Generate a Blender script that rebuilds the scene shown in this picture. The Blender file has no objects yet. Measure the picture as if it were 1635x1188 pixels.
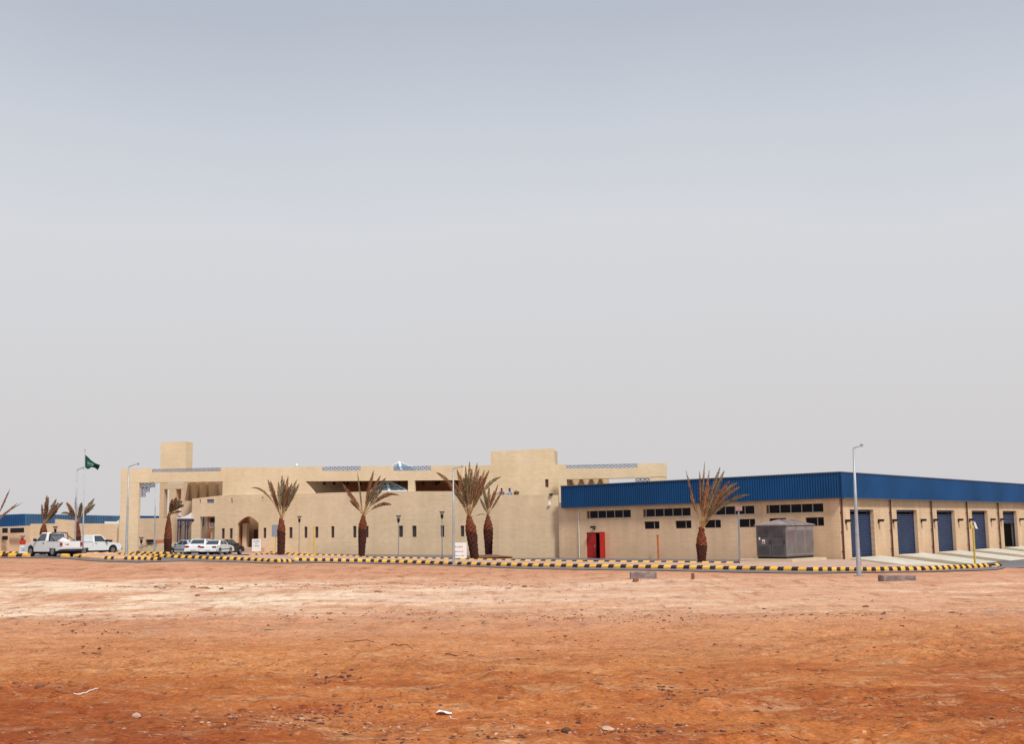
import bpy, bmesh, math, random
import numpy as np
from mathutils import Vector, Matrix
random.seed(7)
rng = np.random.default_rng(11)
scn = bpy.context.scene
COL = scn.collection
R = math.radians

# ------------------------------------------------------------------ camera
F, CX, CY = 1850.0, 817.5, 594.0
PITCH, ROLL, EYE = R(7.64), 0.0125, 2.5
_f0 = Vector((0, math.cos(PITCH), math.sin(PITCH)))
_u0 = Vector((0, -math.sin(PITCH), math.cos(PITCH)))
_r0 = Vector((1, 0, 0))
CR = (_r0*math.cos(ROLL) - _u0*math.sin(ROLL)).normalized()
CU = (_u0*math.cos(ROLL) + _r0*math.sin(ROLL)).normalized()
CF = _f0
EYEP = Vector((0, 0, EYE))
cam_data = bpy.data.cameras.new('camera')
cam = bpy.data.objects.new('camera', cam_data); COL.objects.link(cam)
cam.matrix_world = Matrix(((CR.x, CU.x, -CF.x, 0), (CR.y, CU.y, -CF.y, 0), (CR.z, CU.z, -CF.z, EYE), (0, 0, 0, 1)))
cam_data.sensor_width = 36.0
cam_data.lens = 36.0*F/1635.0
cam_data.clip_start = 0.1; cam_data.clip_end = 6000
scn.camera = cam

# ------------------------------------------------------------------ world, sun, exposure
SUN_EL, SUN_AZ = R(54), R(152)      # azimuth clockwise from +Y (the camera looks along +Y)
w = bpy.data.worlds.new('World'); scn.world = w; w.use_nodes = True
nt = w.node_tree; nt.nodes.clear()
o_ = nt.nodes.new('ShaderNodeOutputWorld'); bg = nt.nodes.new('ShaderNodeBackground')
sky = nt.nodes.new('ShaderNodeTexSky'); sky.sky_type = 'NISHITA'; sky.sun_disc = False
sky.sun_elevation = SUN_EL; sky.sun_rotation = SUN_AZ; sky.dust_density = 6.0; sky.air_density = 1.2
tc = nt.nodes.new('ShaderNodeTexCoord'); sp = nt.nodes.new('ShaderNodeSeparateXYZ')
rp = nt.nodes.new('ShaderNodeValToRGB')
cr = rp.color_ramp
cr.elements[0].position = 0.0; cr.elements[0].color = (.675, .655, .66, 1)
cr.elements[1].position = 1.0; cr.elements[1].color = (.27, .37, .50, 1)
for p_, c_ in ((.10, (.685, .67, .68)), (.18, (.70, .70, .72)), (.25, (.705, .715, .745)), (.33, (.625, .66, .72)), (.42, (.50, .54, .62)), (.6, (.42, .475, .57))):
    e_ = cr.elements.new(p_); e_.color = (*c_, 1)
nz = nt.nodes.new('ShaderNodeTexNoise'); nz.inputs['Scale'].default_value = 2.2; nz.inputs['Detail'].default_value = 4
nzm = nt.nodes.new('ShaderNodeMath'); nzm.operation = 'MULTIPLY_ADD'; nzm.inputs[1].default_value = .09; nzm.inputs[2].default_value = -.045
add = nt.nodes.new('ShaderNodeMath'); add.operation = 'ADD'
sc10 = nt.nodes.new('ShaderNodeVectorMath'); sc10.operation = 'SCALE'; sc10.inputs[3].default_value = 10.0
mx = nt.nodes.new('ShaderNodeMix'); mx.data_type = 'RGBA'; mx.inputs[0].default_value = .93
bg.inputs['Strength'].default_value = 0.1
L = nt.links.new
L(tc.outputs['Generated'], sp.inputs[0]); L(tc.outputs['Generated'], nz.inputs['Vector'])
L(nz.outputs['Fac'], nzm.inputs[0]); L(sp.outputs['Z'], add.inputs[0]); L(nzm.outputs[0], add.inputs[1])
L(add.outputs[0], rp.inputs[0]); L(rp.outputs[0], sc10.inputs[0])
L(sky.outputs[0], mx.inputs[6]); L(sc10.outputs[0], mx.inputs[7])
L(mx.outputs[2], bg.inputs['Color']); L(bg.outputs[0], o_.inputs[0])
sd = bpy.data.lights.new('sun', 'SUN'); sd.energy = 3.4; sd.angle = R(9); sd.color = (1.0, .95, .87)
so = bpy.data.objects.new('sun', sd); COL.objects.link(so)
sdir = Vector((math.sin(SUN_AZ)*math.cos(SUN_EL), math.cos(SUN_AZ)*math.cos(SUN_EL), math.sin(SUN_EL)))
so.rotation_euler = sdir.to_track_quat('Z', 'Y').to_euler(); so.location = (30, -30, 60)
vs = scn.view_settings
scn.display_settings.display_device = 'sRGB'
vs.view_transform = 'Standard'; vs.look = 'None'; vs.exposure = 0.0; vs.gamma = 1.0; vs.use_curve_mapping = False

# ------------------------------------------------------------------ geometry helpers
def ray(px, py):
    return (CF + CR*((px-CX)/F) - CU*((py-CY)/F))
def at_y(px, py, Y):
    d = ray(px, py); return EYEP + d*(Y/d.y)
def smooth(a, b, x):
    t = np.clip((np.asarray(x, float)-a)/(b-a), 0, 1); return t*t*(3-2*t)

# main directions of the two buildings
AZ = R(39.8)
SR = Vector((math.sin(AZ), math.cos(AZ), 0))          # along the dock face, receding
NR = Vector((math.cos(AZ), -math.sin(AZ), 0))         # outward normal of the dock face
SL = -NR                                              # along the window face, receding to the left
NL = -SR                                              # outward normal of the window face
_d = ray(1344, 896); CORNER = EYEP + _d*(-EYE/_d.z); CORNER.z = 0

def gz_smooth(X, Y):
    X = np.asarray(X, float); Y = np.asarray(Y, float)
    A = .80*smooth(0, 34, -X)*smooth(40, 72, Y)*(1-.5*smooth(90, 106, Y))
    q = (X-CORNER.x)*NR.x + (Y-CORNER.y)*NR.y
    s = (X-CORNER.x)*SR.x + (Y-CORNER.y)*SR.y
    dep = -.5*smooth(0, 5.0, q)*smooth(-9, -1, s)
    fore = .9*(1-smooth(4, 44, Y))
    return A + dep + fore
def gz(X, Y): return float(gz_smooth(X, Y))
def on_ground(px, py):
    d = ray(px, py); lo = 3.0; hi = 3.0
    for i in range(4000):
        hi = lo*1.004+.02
        p = EYEP + d*hi
        if p.z < gz(p.x, p.y): break
        lo = hi
    for i in range(30):
        m = (lo+hi)/2; p = EYEP + d*m
        if p.z < gz(p.x, p.y): hi = m
        else: lo = m
    return EYEP + d*hi

# ------------------------------------------------------------------ object helpers
def tag(o, label=None, cat=None, group=None, kind=None):
    if label: o['label'] = label
    if cat: o['category'] = cat
    if group: o['group'] = group
    if kind: o['kind'] = kind
    return o
def empty(name, loc=(0, 0, 0), rz=0, label=None, cat=None, group=None, kind=None):
    o = bpy.data.objects.new(name, None); COL.objects.link(o)
    o.location = loc; o.rotation_euler = (0, 0, rz); o.empty_display_size = .3
    return tag(o, label, cat, group, kind)
def children(o): return list(o.children)
def copy_tree(o, parent=None):
    kids = list(o.children)
    c = o.copy(); COL.objects.link(c); c.parent = parent
    for k in kids: copy_tree(k, c)
    return c

class MB:
    def __init__(s): s.v = []; s.f = []; s.m = []; s.cur = 0
    def add(s, vs, fs, m=None):
        n = len(s.v); s.v += [tuple(v) for v in vs]; s.f += [tuple(i+n for i in f) for f in fs]
        s.m += [s.cur if m is None else m]*len(fs); return s
    def hexa(s, c, m=None):     # 8 corners: bottom 4 ccw, top 4 ccw
        return s.add(c, [(3, 2, 1, 0), (4, 5, 6, 7), (0, 1, 5, 4), (1, 2, 6, 5), (2, 3, 7, 6), (3, 0, 4, 7)], m)
    def box(s, x0, x1, y0, y1, z0, z1, m=None):
        return s.hexa([(x0, y0, z0), (x1, y0, z0), (x1, y1, z0), (x0, y1, z0), (x0, y0, z1), (x1, y0, z1), (x1, y1, z1), (x0, y1, z1)], m)
    def bar(s, a, b, w, h=None, up=Vector((0, 0, 1)), m=None):
        a = Vector(a); b = Vector(b); h = h or w; d = (b-a).normalized()
        if abs(d.dot(up)) > .98: up = Vector((0, 1, 0))
        x = d.cross(up).normalized()*w/2; y = x.cross(d).normalized()*h/2
        return s.hexa([a-x-y, b-x-y, b+x-y, a+x-y, a-x+y, b-x+y, b+x+y, a+x+y], m)
    def tube(s, pts, rad, n=8, cap=True, m=None):
        pts = [Vector(p) for p in pts]
        if not hasattr(rad, '__len__'): rad = [rad]*len(pts)
        rings = []; ref = None
        for i, p in enumerate(pts):
            d = (pts[min(i+1, len(pts)-1)]-pts[max(i-1, 0)]).normalized()
            if ref is None:
                ref = Vector((1, 0, 0)) if abs(d.x) < .9 else Vector((0, 1, 0))
            x = (ref - d*ref.dot(d)).normalized(); y = d.cross(x); ref = x
            rings.append([p + (x*math.cos(a)+y*math.sin(a))*rad[i] for a in [2*math.pi*k/n for k in range(n)]])
        vs = [v for r in rings for v in r]; fs = []
        for i in range(len(pts)-1):
            for k in range(n):
                fs.append((i*n+k, i*n+(k+1) % n, (i+1)*n+(k+1) % n, (i+1)*n+k))
        if cap: fs.append(tuple(range(n-1, -1, -1))); fs.append(tuple((len(pts)-1)*n+k for k in range(n)))
        return s.add(vs, fs, m)
    def prism(s, poly, fn, d0, d1, m=None):   # poly list of 2d points, fn(a,b,d)->3d
        n = len(poly)
        vs = [fn(a, b, d0) for a, b in poly]+[fn(a, b, d1) for a, b in poly]
        fs = [tuple(range(n)), tuple(range(2*n-1, n-1, -1))]+[(i, (i+1) % n+0, (i+1) % n+n, i+n) for i in range(n)]
        fs = [fs[0], fs[1]]+[(f[3], f[2], f[1], f[0]) for f in fs[2:]]
        return s.add(vs, fs, m)
    def build(s, name, mats, parent=None, smooth_=False, fix=True):
        me = bpy.data.meshes.new(name); me.from_pydata(s.v, [], s.f)
        if not isinstance(mats, (list, tuple)): mats = [mats]
        for m in mats: me.materials.append(m)
        if len(mats) > 1: me.polygons.foreach_set('material_index', s.m)
        if fix:
            bm = bmesh.new(); bm.from_mesh(me); bmesh.ops.recalc_face_normals(bm, faces=bm.faces); bm.to_mesh(me); bm.free()
        if smooth_: me.polygons.foreach_set('use_smooth', [True]*len(me.polygons))
        me.update()
        o = bpy.data.objects.new(name, me); COL.objects.link(o)
        if parent: o.parent = parent
        return o
def link_copy(o, parent=None, loc=None):
    c = o.copy(); COL.objects.link(c)
    if parent is not None: c.parent = parent
    if loc is not None: c.location = loc
    return c

# ------------------------------------------------------------------ materials
def mat(name, col, rough=.8, var=.0, nscale=3.0, metal=0, bump=0, bscale=40, col2=None, randobj=0, spec=.3, detail=6, stretch=None):
    m = bpy.data.materials.new(name); m.use_nodes = True; t = m.node_tree; n = t.nodes
    b = n['Principled BSDF']; b.inputs['Roughness'].default_value = rough; b.inputs['Metallic'].default_value = metal
    b.inputs['Specular IOR Level'].default_value = spec
    c = (*col, 1)
    if var == 0 and not col2 and not bump and not randobj:
        b.inputs['Base Color'].default_value = c; return m
    g = n.new('ShaderNodeNewGeometry'); vec = g.outputs['Position']
    if stretch:
        mp = n.new('ShaderNodeMapping'); mp.inputs['Scale'].default_value = stretch; t.links.new(vec, mp.inputs[0]); vec = mp.outputs[0]
    nz = n.new('ShaderNodeTexNoise'); nz.inputs['Scale'].default_value = nscale; nz.inputs['Detail'].default_value = detail
    t.links.new(vec, nz.inputs['Vector'])
    r = n.new('ShaderNodeValToRGB'); r.color_ramp.elements[0].position = .32; r.color_ramp.elements[1].position = .68
    a = col2 or tuple(x*(1-var) for x in col); d = col if col2 else tuple(min(1, x*(1+var)) for x in col)
    r.color_ramp.elements[0].color = (*a, 1); r.color_ramp.elements[1].color = (*d, 1)
    t.links.new(nz.outputs['Fac'], r.inputs[0]); out = r.outputs[0]
    if randobj:
        oi = n.new('ShaderNodeObjectInfo'); mr = n.new('ShaderNodeMapRange'); mr.inputs[3].default_value = 1-randobj; mr.inputs[4].default_value = 1+randobj
        t.links.new(oi.outputs['Random'], mr.inputs[0]); vm = n.new('ShaderNodeVectorMath'); vm.operation = 'SCALE'
        t.links.new(out, vm.inputs[0]); t.links.new(mr.outputs[0], vm.inputs[3]); out = vm.outputs[0]
    t.links.new(out, b.inputs['Base Color'])
    if bump:
        n2 = n.new('ShaderNodeTexNoise'); n2.inputs['Scale'].default_value = bscale; n2.inputs['Detail'].default_value = 4
        t.links.new(g.outputs['Position'], n2.inputs['Vector'])
        bp = n.new('ShaderNodeBump'); bp.inputs['Strength'].default_value = bump; bp.inputs['Distance'].default_value = .02
        t.links.new(n2.outputs['Fac'], bp.inputs['Height']); t.links.new(bp.outputs[0], b.inputs['Normal'])
    return m

def wall_mat(name, sdir, col, joint=.85, bw=.4, bh=.2, streak=.13):
    """rendered block wall: courses along sdir, faint joints, weather streaks"""
    m = bpy.data.materials.new(name); m.use_nodes = True; t = m.node_tree; n = t.nodes; lk = t.links.new
    b = n['Principled BSDF']; b.inputs['Roughness'].default_value = .92; b.inputs['Specular IOR Level'].default_value = .15
    g = n.new('ShaderNodeNewGeometry'); dt = n.new('ShaderNodeVectorMath'); dt.operation = 'DOT_PRODUCT'
    dt.inputs[1].default_value = tuple(sdir); lk(g.outputs['Position'], dt.inputs[0])
    s = n.new('ShaderNodeSeparateXYZ'); lk(g.outputs['Position'], s.inputs[0])
    cb = n.new('ShaderNodeCombineXYZ'); lk(dt.outputs['Value'], cb.inputs[0]); lk(s.outputs['Z'], cb.inputs[1])
    br = n.new('ShaderNodeTexBrick'); br.inputs['Scale'].default_value = 1; br.inputs['Brick Width'].default_value = bw; br.inputs['Row Height'].default_value = bh
    br.inputs['Mortar Size'].default_value = .012; br.inputs['Mortar Smooth'].default_value = .3
    br.inputs['Color1'].default_value = (1.03, 1.03, 1.03, 1); br.inputs['Color2'].default_value = (.95, .95, .95, 1); br.inputs['Mortar'].default_value = (joint, joint, joint, 1)
    lk(cb.outputs[0], br.inputs['Vector'])
    nz = n.new('ShaderNodeTexNoise'); nz.inputs['Scale'].default_value = .35; nz.inputs['Detail'].default_value = 7; lk(g.outputs['Position'], nz.inputs['Vector'])
    r1 = n.new('ShaderNodeValToRGB'); r1.color_ramp.elements[0].position = .3; r1.color_ramp.elements[1].position = .7
    r1.color_ramp.elements[0].color = (col[0]*.93, col[1]*.91, col[2]*.87, 1); r1.color_ramp.elements[1].color = (*[c*1.05 for c in col], 1)
    lk(nz.outputs['Fac'], r1.inputs[0])
    mp = n.new('ShaderNodeMapping'); mp.inputs['Scale'].default_value = (1.6, .12, 1); lk(cb.outputs[0], mp.inputs[0])
    n3 = n.new('ShaderNodeTexNoise'); n3.inputs['Scale'].default_value = 1; n3.inputs['Detail'].default_value = 5; lk(mp.outputs[0], n3.inputs['Vector'])
    mr = n.new('ShaderNodeMapRange'); mr.inputs[1].default_value = .3; mr.inputs[2].default_value = .7; mr.inputs[3].default_value = 1-streak; mr.inputs[4].default_value = 1+streak*.5
    lk(n3.outputs['Fac'], mr.inputs[0])
    # pale day joints every few courses
    fr_ = n.new('ShaderNodeMath'); fr_.operation = 'FRACT'; dv_ = n.new('ShaderNodeMath'); dv_.operation = 'DIVIDE'; dv_.inputs[1].default_value = 1.4; lk(s.outputs['Z'], dv_.inputs[0]); lk(dv_.outputs[0], fr_.inputs[0])
    lt_ = n.new('ShaderNodeMath'); lt_.operation = 'LESS_THAN'; lt_.inputs[1].default_value = .035; lk(fr_.outputs[0], lt_.inputs[0])
    jr_ = n.new('ShaderNodeMapRange'); jr_.inputs[3].default_value = 1; jr_.inputs[4].default_value = 1.07; lk(lt_.outputs[0], jr_.inputs[0])
    jm_ = n.new('ShaderNodeMath'); jm_.operation = 'MULTIPLY'; lk(jr_.outputs[0], jm_.inputs[0]); lk(mr.outputs[0], jm_.inputs[1])
    # splashed red dust near the ground
    zr = n.new('ShaderNodeMapRange'); zr.inputs[1].default_value = .0; zr.inputs[2].default_value = 1.1; zr.inputs[3].default_value = .45; zr.inputs[4].default_value = 0
    lk(s.outputs['Z'], zr.inputs[0])
    mm = n.new('ShaderNodeMath'); mm.operation = 'MULTIPLY'; lk(zr.outputs[0], mm.inputs[0]); lk(n3.outputs['Fac'], mm.inputs[1])
    m1 = n.new('ShaderNodeMix'); m1.data_type = 'RGBA'; m1.blend_type = 'MULTIPLY'; m1.inputs[0].default_value = 1; lk(r1.outputs[0], m1.inputs[6]); lk(br.outputs[0], m1.inputs[7])
    v = n.new('ShaderNodeVectorMath'); v.operation = 'SCALE'; lk(m1.outputs[2], v.inputs[0]); lk(jm_.outputs[0], v.inputs[3])
    m2 = n.new('ShaderNodeMix'); m2.data_type = 'RGBA'; m2.inputs[7].default_value = (.48, .29, .17, 1); lk(mm.outputs[0], m2.inputs[0]); lk(v.outputs[0], m2.inputs[6])
    lk(m2.outputs[2], b.inputs['Base Color'])
    n4 = n.new('ShaderNodeTexNoise'); n4.inputs['Scale'].default_value = 9; n4.inputs['Detail'].default_value = 6; lk(g.outputs['Position'], n4.inputs['Vector'])
    ad = n.new('ShaderNodeMath'); ad.operation = 'MULTIPLY_ADD'; ad.inputs[1].default_value = -.6; lk(br.outputs['Fac'], ad.inputs[0]); lk(n4.outputs['Fac'], ad.inputs[2])
    bp = n.new('ShaderNodeBump'); bp.inputs['Strength'].default_value = .35; bp.inputs['Distance'].default_value = .015; lk(ad.outputs[0], bp.inputs['Height']); lk(bp.outputs[0], b.inputs['Normal'])
    return m

FS = Vector((1, -.2, 0)).normalized()      # along the main facade, to the right
FN = Vector((.2, 1, 0)).normalized()       # away from the camera
WALLC = (.66, .505, .345)
M = {}
M["wall_f"] = wall_mat("pale render facade", FS, (.68, .525, .36), .93, streak=.07)
M['wall_u'] = wall_mat('lit render upper storey', FS, (.79, .62, .42), .95, streak=.04)  # facade render lightened: how its plane catches light is put into the colour
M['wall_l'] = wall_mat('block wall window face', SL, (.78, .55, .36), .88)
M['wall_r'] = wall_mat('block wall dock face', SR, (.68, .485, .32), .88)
M['plaster'] = mat('plaster', WALLC, .9, .06, .5, bump=.3, bscale=9)
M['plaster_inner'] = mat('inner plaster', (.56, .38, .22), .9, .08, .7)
M['shade_brown'] = mat('shaded brown plaster', (.46, .19, .10), .9, .1, .8)  # shade and warm bounce inside the recesses put into the colour
M['blue'] = mat('blue steel cladding', (.010, .070, .200), .6, .18, .25, spec=.2, bump=0, col2=None)
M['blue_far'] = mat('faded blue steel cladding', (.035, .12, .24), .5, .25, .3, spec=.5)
M['coping'] = mat('grey blue coping', (.10, .12, .17), .5, .1)
M['roof'] = mat('flat roof', (.30, .27, .23), .9, .1)
M['bluedoor'] = mat('blue roller door', (.014, .032, .095), .45, .18, .6, spec=.4)
M['bluedoor2'] = mat('scuffed blue roller door', (.018, .036, .09), .5, .35, 1.5, spec=.4)
M['glass'] = mat('dark window glass', (.008, .008, .014), .35, spec=.12)
M['slit'] = mat('slit window glass', (.045, .035, .05), .3, spec=.4)
M['frame'] = mat('aluminium frame', (.42, .42, .40), .5, .1, 8, metal=.2)
M['darkframe'] = mat('brown frame', (.13, .05, .03), .7)
M['mullion'] = mat('thin pale mullion', (.45, .40, .30), .6)
M['red'] = mat('red steel door', (.42, .014, .010), .45, .12, 2, spec=.4)
M['black'] = mat('black', (.012, .012, .014), .6)
M['void'] = mat('dark interior', (.02, .016, .014), .95)
M['galv'] = mat('galvanised steel', (.40, .42, .45), .5, .12, 2.5, metal=.35)
M['galv_d'] = mat('grey steel', (.27, .29, .33), .5, .12, 2.5, metal=.2)
M['pipe'] = mat('brown downpipe', (.10, .035, .03), .6, .2, 3)
M['rust'] = mat('orange rusty post', (.55, .13, .04), .8, .25, 6)
M['yellow'] = mat('yellow kerb paint', (.92, .50, .035), .75, .0, 3.2, col2=(.74, .40, .10), randobj=.12, bump=.3)
M['kblack'] = mat('black kerb paint', (.020, .010, .012), .75, .0, 5, col2=(.055, .026, .022), randobj=.3)
M['salmon'] = mat('faded dusty kerb', (.80, .48, .26), .8, .0, 4, col2=(.66, .36, .16), randobj=.1)
M['conc'] = mat('concrete', (.40, .36, .32), .9, .0, 3, col2=(.27, .22, .19), bump=.4)
M['kerbbase'] = mat('kerb haunch', (.36, .28, .22), .9, .2, 4)
M['ramp'] = mat('pale concrete ramp', (.66, .63, .54), .85, .0, .8, col2=(.54, .48, .38), bump=.2)
M['apron'] = mat('sandy apron', (.36, .27, .18), .9, .0, .6, col2=(.27, .20, .13))
M['plinth'] = mat('sandy plinth', (.62, .50, .34), .9, .08, 1)
M['asphalt'] = mat('dusty asphalt', (.22, .19, .185), .9, .0, .6, col2=(.14, .125, .13), bump=.3, stretch=(.4, 1, 1))
M['paving'] = mat('pinkish paving', (.58, .39, .31), .9, .0, .9, col2=(.46, .29, .21), bump=.2)
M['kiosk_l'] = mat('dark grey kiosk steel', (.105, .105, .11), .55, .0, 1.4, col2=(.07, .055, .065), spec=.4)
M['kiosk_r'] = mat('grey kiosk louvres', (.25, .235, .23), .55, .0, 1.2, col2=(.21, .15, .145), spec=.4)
M['kroof'] = mat('kiosk roof', (.28, .23, .22), .6, .2, 2)
M['white'] = mat('white board', (.78, .77, .75), .6, .03, 2)
M['ink'] = mat('grey ink', (.18, .17, .22), .8)
M['redink'] = mat('red ink', (.55, .05, .05), .8)
M['signred'] = mat('red sign', (.55, .045, .02), .6)
M['signgrey'] = mat('blue grey sign', (.25, .28, .33), .5)
M['ypole'] = mat('yellow pole', (.62, .42, .07), .6, .15, 5)
M['carwhite'] = mat('white car paint', (.78, .79, .79), .28, .03, 1, spec=.5)
M['carsilver'] = mat('silver blue car paint', (.48, .55, .62), .3, .05, 1, metal=.1)
M['carblack'] = mat('black car paint', (.015, .015, .02), .3, spec=.5)
M['carglass'] = mat('car glass', (.05, .06, .075), .08, spec=.6)
M['tyre'] = mat('tyre', (.018, .016, .016), .85)
M['rim'] = mat('wheel rim', (.28, .28, .30), .35, metal=.6)
M['tail'] = mat('tail light', (.30, .02, .02), .3)
M['plate'] = mat('number plate', (.55, .56, .60), .5)
M['trim'] = mat('black trim', (.02, .02, .022), .6)
M['underbody'] = mat('underbody', (.012, .011, .011), .9)
M['lattice'] = mat('blue grey lattice', (.20, .22, .31), .6, .15, 3)
M['lattice_d'] = mat('blue lattice panel', (.08, .12, .25), .5, .2, 3)
M['skyglass'] = mat('skylight glass', (.10, .20, .27), .12, .2, .8, spec=.6)
M['skybar'] = mat('white glazing bar', (.75, .78, .80), .5)
M['flag'] = mat('green flag', (.002, .055, .036), .7, .15, 3)
M['flagwhite'] = mat('flag emblem', (.35, .60, .55), .7)
M['canopy'] = mat('white canopy fabric', (.78, .74, .74), .7)
M['bluesteel'] = mat('dark blue steel', (.03, .04, .11), .5)
M['skin'] = mat('skin', (.19, .09, .055), .6)
M['hair'] = mat('hair', (.01, .008, .008), .7)
M['shirtblue'] = mat('light blue shirt', (.35, .48, .70), .8)
M['shirtgrey'] = mat('purple grey shirt', (.22, .17, .27), .8)
M['trousers'] = mat('dark trousers', (.04, .04, .05), .8)
M['bundle'] = mat('brown sack', (.16, .08, .035), .9, .3, 8)
M['trunk'] = mat('palm trunk bark', (.10, .030, .018), .95, .0, 14, col2=(.022, .008, .008), bump=.6, bscale=25)
M['boot'] = mat('palm boot fibre', (.24, .065, .025), .95, .0, 12, col2=(.09, .025, .014), bump=.6, bscale=30)
M['frond'] = mat('dry palm frond', (.28, .125, .058), .8, .0, 5, col2=(.13, .045, .022), randobj=.35)
M['frondg'] = mat('olive palm frond', (.20, .155, .085), .8, .0, 5, col2=(.105, .07, .04), randobj=.3)
M['petiole'] = mat('palm petiole', (.42, .26, .10), .8, .0, 5, col2=(.30, .15, .06))
M['lampglass'] = mat('frosted lamp hood', (.42, .33, .28), .4)
M['stone'] = mat('red stone', (.33, .15, .08), .95, .0, 6, col2=(.12, .05, .03), randobj=.3, bump=.5)
M['palestone'] = mat('pale stone', (.58, .42, .32), .95, .0, 6, col2=(.36, .21, .15), randobj=.2, bump=.5)
M['clod'] = mat('soil clods', (.40, .19, .085), .95, .0, 8, col2=(.20, .075, .035), bump=.5)
M['darkclod'] = mat('dark debris', (.15, .055, .04), .95, .0, 8, col2=(.07, .03, .03), bump=.5)
M['stick'] = mat('dry stick', (.22, .09, .04), .9, .3, 8)
M['greywood'] = mat('weathered grey block', (.33, .26, .24), .9, .0, 5, col2=(.17, .13, .135), bump=.5)
M['litter'] = mat('white litter', (.85, .85, .85), .6)

# ------------------------------------------------------------------ kerb lines (pixel guides dropped on the ground once, then everything is in metres)
KB = [(470, 896.8), (520, 897.6), (600, 899.0), (680, 901.6), (760, 904.0), (840, 906.0), (960, 908), (1080, 909.6), (1180, 911.3), (1290, 913.4), (1400, 913.5), (1470, 912.5), (1530, 910.0), (1570, 907.6), (1597, 905.4)]
KA = [(120, 891), (150, 887.5), (182, 888), (210, 889.0), (241, 890.3), (273, 892.0), (317, 893.6), (364, 895.3), (400, 896.8), (440, 899), (466, 899)]
KL = [(122, 891.2), (145, 893.2), (166, 894.4), (205, 895.2), (230, 895.5), (256, 896.2)]
KBACK = [(427, 884.5), (463, 886.8), (512, 889.3), (556, 890.5), (600, 894.0), (680, 894.8), (760, 896.5), (840, 898.6), (960, 900.3), (1080, 901.4), (1180, 902.8)]
KNOSE = [(401, 888.4), (418, 887.6), (440, 887.8), (475, 889.6), (501, 889.8)]
KFAR = [(196, 885.2), (230, 885.6), (258, 886), (297, 885.6)]
KLF = [(-30, 890.2), (46, 890.4)]
KLB = [(-30, 884.6), (46, 884.6)]
def gpts(line):
    out = []
    for p in line:
        g = on_ground(*p); out.append(g)
    return out
G_KB, G_KA, G_KBACK, G_KL = gpts(KB), gpts(KA), gpts(KBACK), gpts(KL)
def resample(pts, step):
    out = [pts[0].copy()]; acc = 0
    for a, b in zip(pts, pts[1:]):
        L_ = (b-a).length; n = max(1, int(L_/step))
        for k in range(1, n+1): out.append(a.lerp(b, k/n))
    return out
_fx = [p.x for p in G_KL]+[p.x for p in G_KA[6:]]+[p.x for p in G_KB]
_fy = [p.y for p in G_KL]+[p.y for p in G_KA[6:]]+[p.y for p in G_KB]
_fx = np.array([-60.0]+[on_ground(20, 890).x]+_fx+[G_KB[-1].x+8, 60.0]); _fy = np.array([on_ground(20, 890).y]*2+_fy+[G_KB[-1].y+1, 66.0])
_o = np.argsort(_fx); _fx = _fx[_o]; _fy = _fy[_o]
def kerb_front_y(X): return np.interp(X, _fx, _fy)

# ------------------------------------------------------------------ terrain
def vnoise(x, y, seed=0):
    xi = np.floor(x).astype(np.int64); yi = np.floor(y).astype(np.int64); xf = x-xi; yf = y-yi
    def h(a, b):
        n = (a*374761393 + b*668265263 + seed*982451653) & 0xffffffff
        n = ((n ^ (n >> 13))*1274126177) & 0xffffffff
        return ((n ^ (n >> 16)) & 0xffff)/65535.0
    u = xf*xf*(3-2*xf); v = yf*yf*(3-2*yf)
    return (h(xi, yi)*(1-u)+h(xi+1, yi)*u)*(1-v)+(h(xi, yi+1)*(1-u)+h(xi+1, yi+1)*u)*v
def fbm(x, y, o=4, seed=0):
    s = 0; a = .5
    for k in range(o):
        s = s+a*(vnoise(x*2**k+k*17.3, y*2**k-k*9.1, seed+k)-.5); a *= .5
    return s
def sand_relief(X, Y):
    m = smooth(.5, 4.0, kerb_front_y(X)-4.2-Y)
    big = fbm(X*.12, Y*.2, 3, 3)*.34
    mid = fbm(X*.9, Y*1.1, 3, 9)*.10
    wv = vnoise(X*.06, Y*.1, 21)*3
    ruts = (np.abs(np.sin((Y+wv)*1.35))**3)*.05*smooth(14, 30, Y)*vnoise(X*.15, Y*.3, 31)
    berm = .10*np.exp(-((Y-52+fbm(X*.1, Y*0+1, 2, 4)*8)/5.0)**2)*smooth(30, -30, X)
    rough = (fbm(X*4.0, Y*5.0, 4, 15))*.13*(1.15-smooth(18, 60, Y)*.85)*(.4+1.2*vnoise(X*.35, Y*.45, 77))
    ridge = np.exp(-((Y-10.6-.35*(X+.5)+fbm(X*.8, Y*.3, 3, 8)*1.6)/.30)**2)*.05*smooth(3.5, 1, np.abs(X-1.6)) + np.exp(-((Y-9.4+.05*X)/.28)**2)*.04*smooth(4, 1.5, np.abs(X-2))
    return m*(big*smooth(5, 14, Y)*.8+mid+ruts+berm+rough+ridge)
ys = list(np.linspace(-30, 3.5, 14))
y = 3.7
while y < 90: ys.append(y); y *= 1.0065
while y < 4500: ys.append(y); y *= 1.12
ys = np.array(ys); us = np.linspace(-1, 1, 521)
W_ = 10+.75*np.maximum(ys, 0)+np.where(ys > 120, (ys-120)*1.2, 0)
YY, UU = np.meshgrid(ys, us, indexing='ij'); XX = (0.62*UU+.38*UU**3)*W_[:, None]
ZZ = gz_smooth(XX, YY)+np.where(YY < 95, sand_relief(XX, YY), 0)
ZZ = np.where(YY > 130, ZZ*np.clip(1-(YY-130)/200, 0, 1), ZZ)
nr, nc = YY.shape
verts = np.stack([XX, YY, ZZ], -1).reshape(-1, 3)
idx = np.arange(nr*nc).reshape(nr, nc)
faces = np.stack([idx[:-1, :-1], idx[:-1, 1:], idx[1:, 1:], idx[1:, :-1]], -1).reshape(-1, 4)
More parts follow.
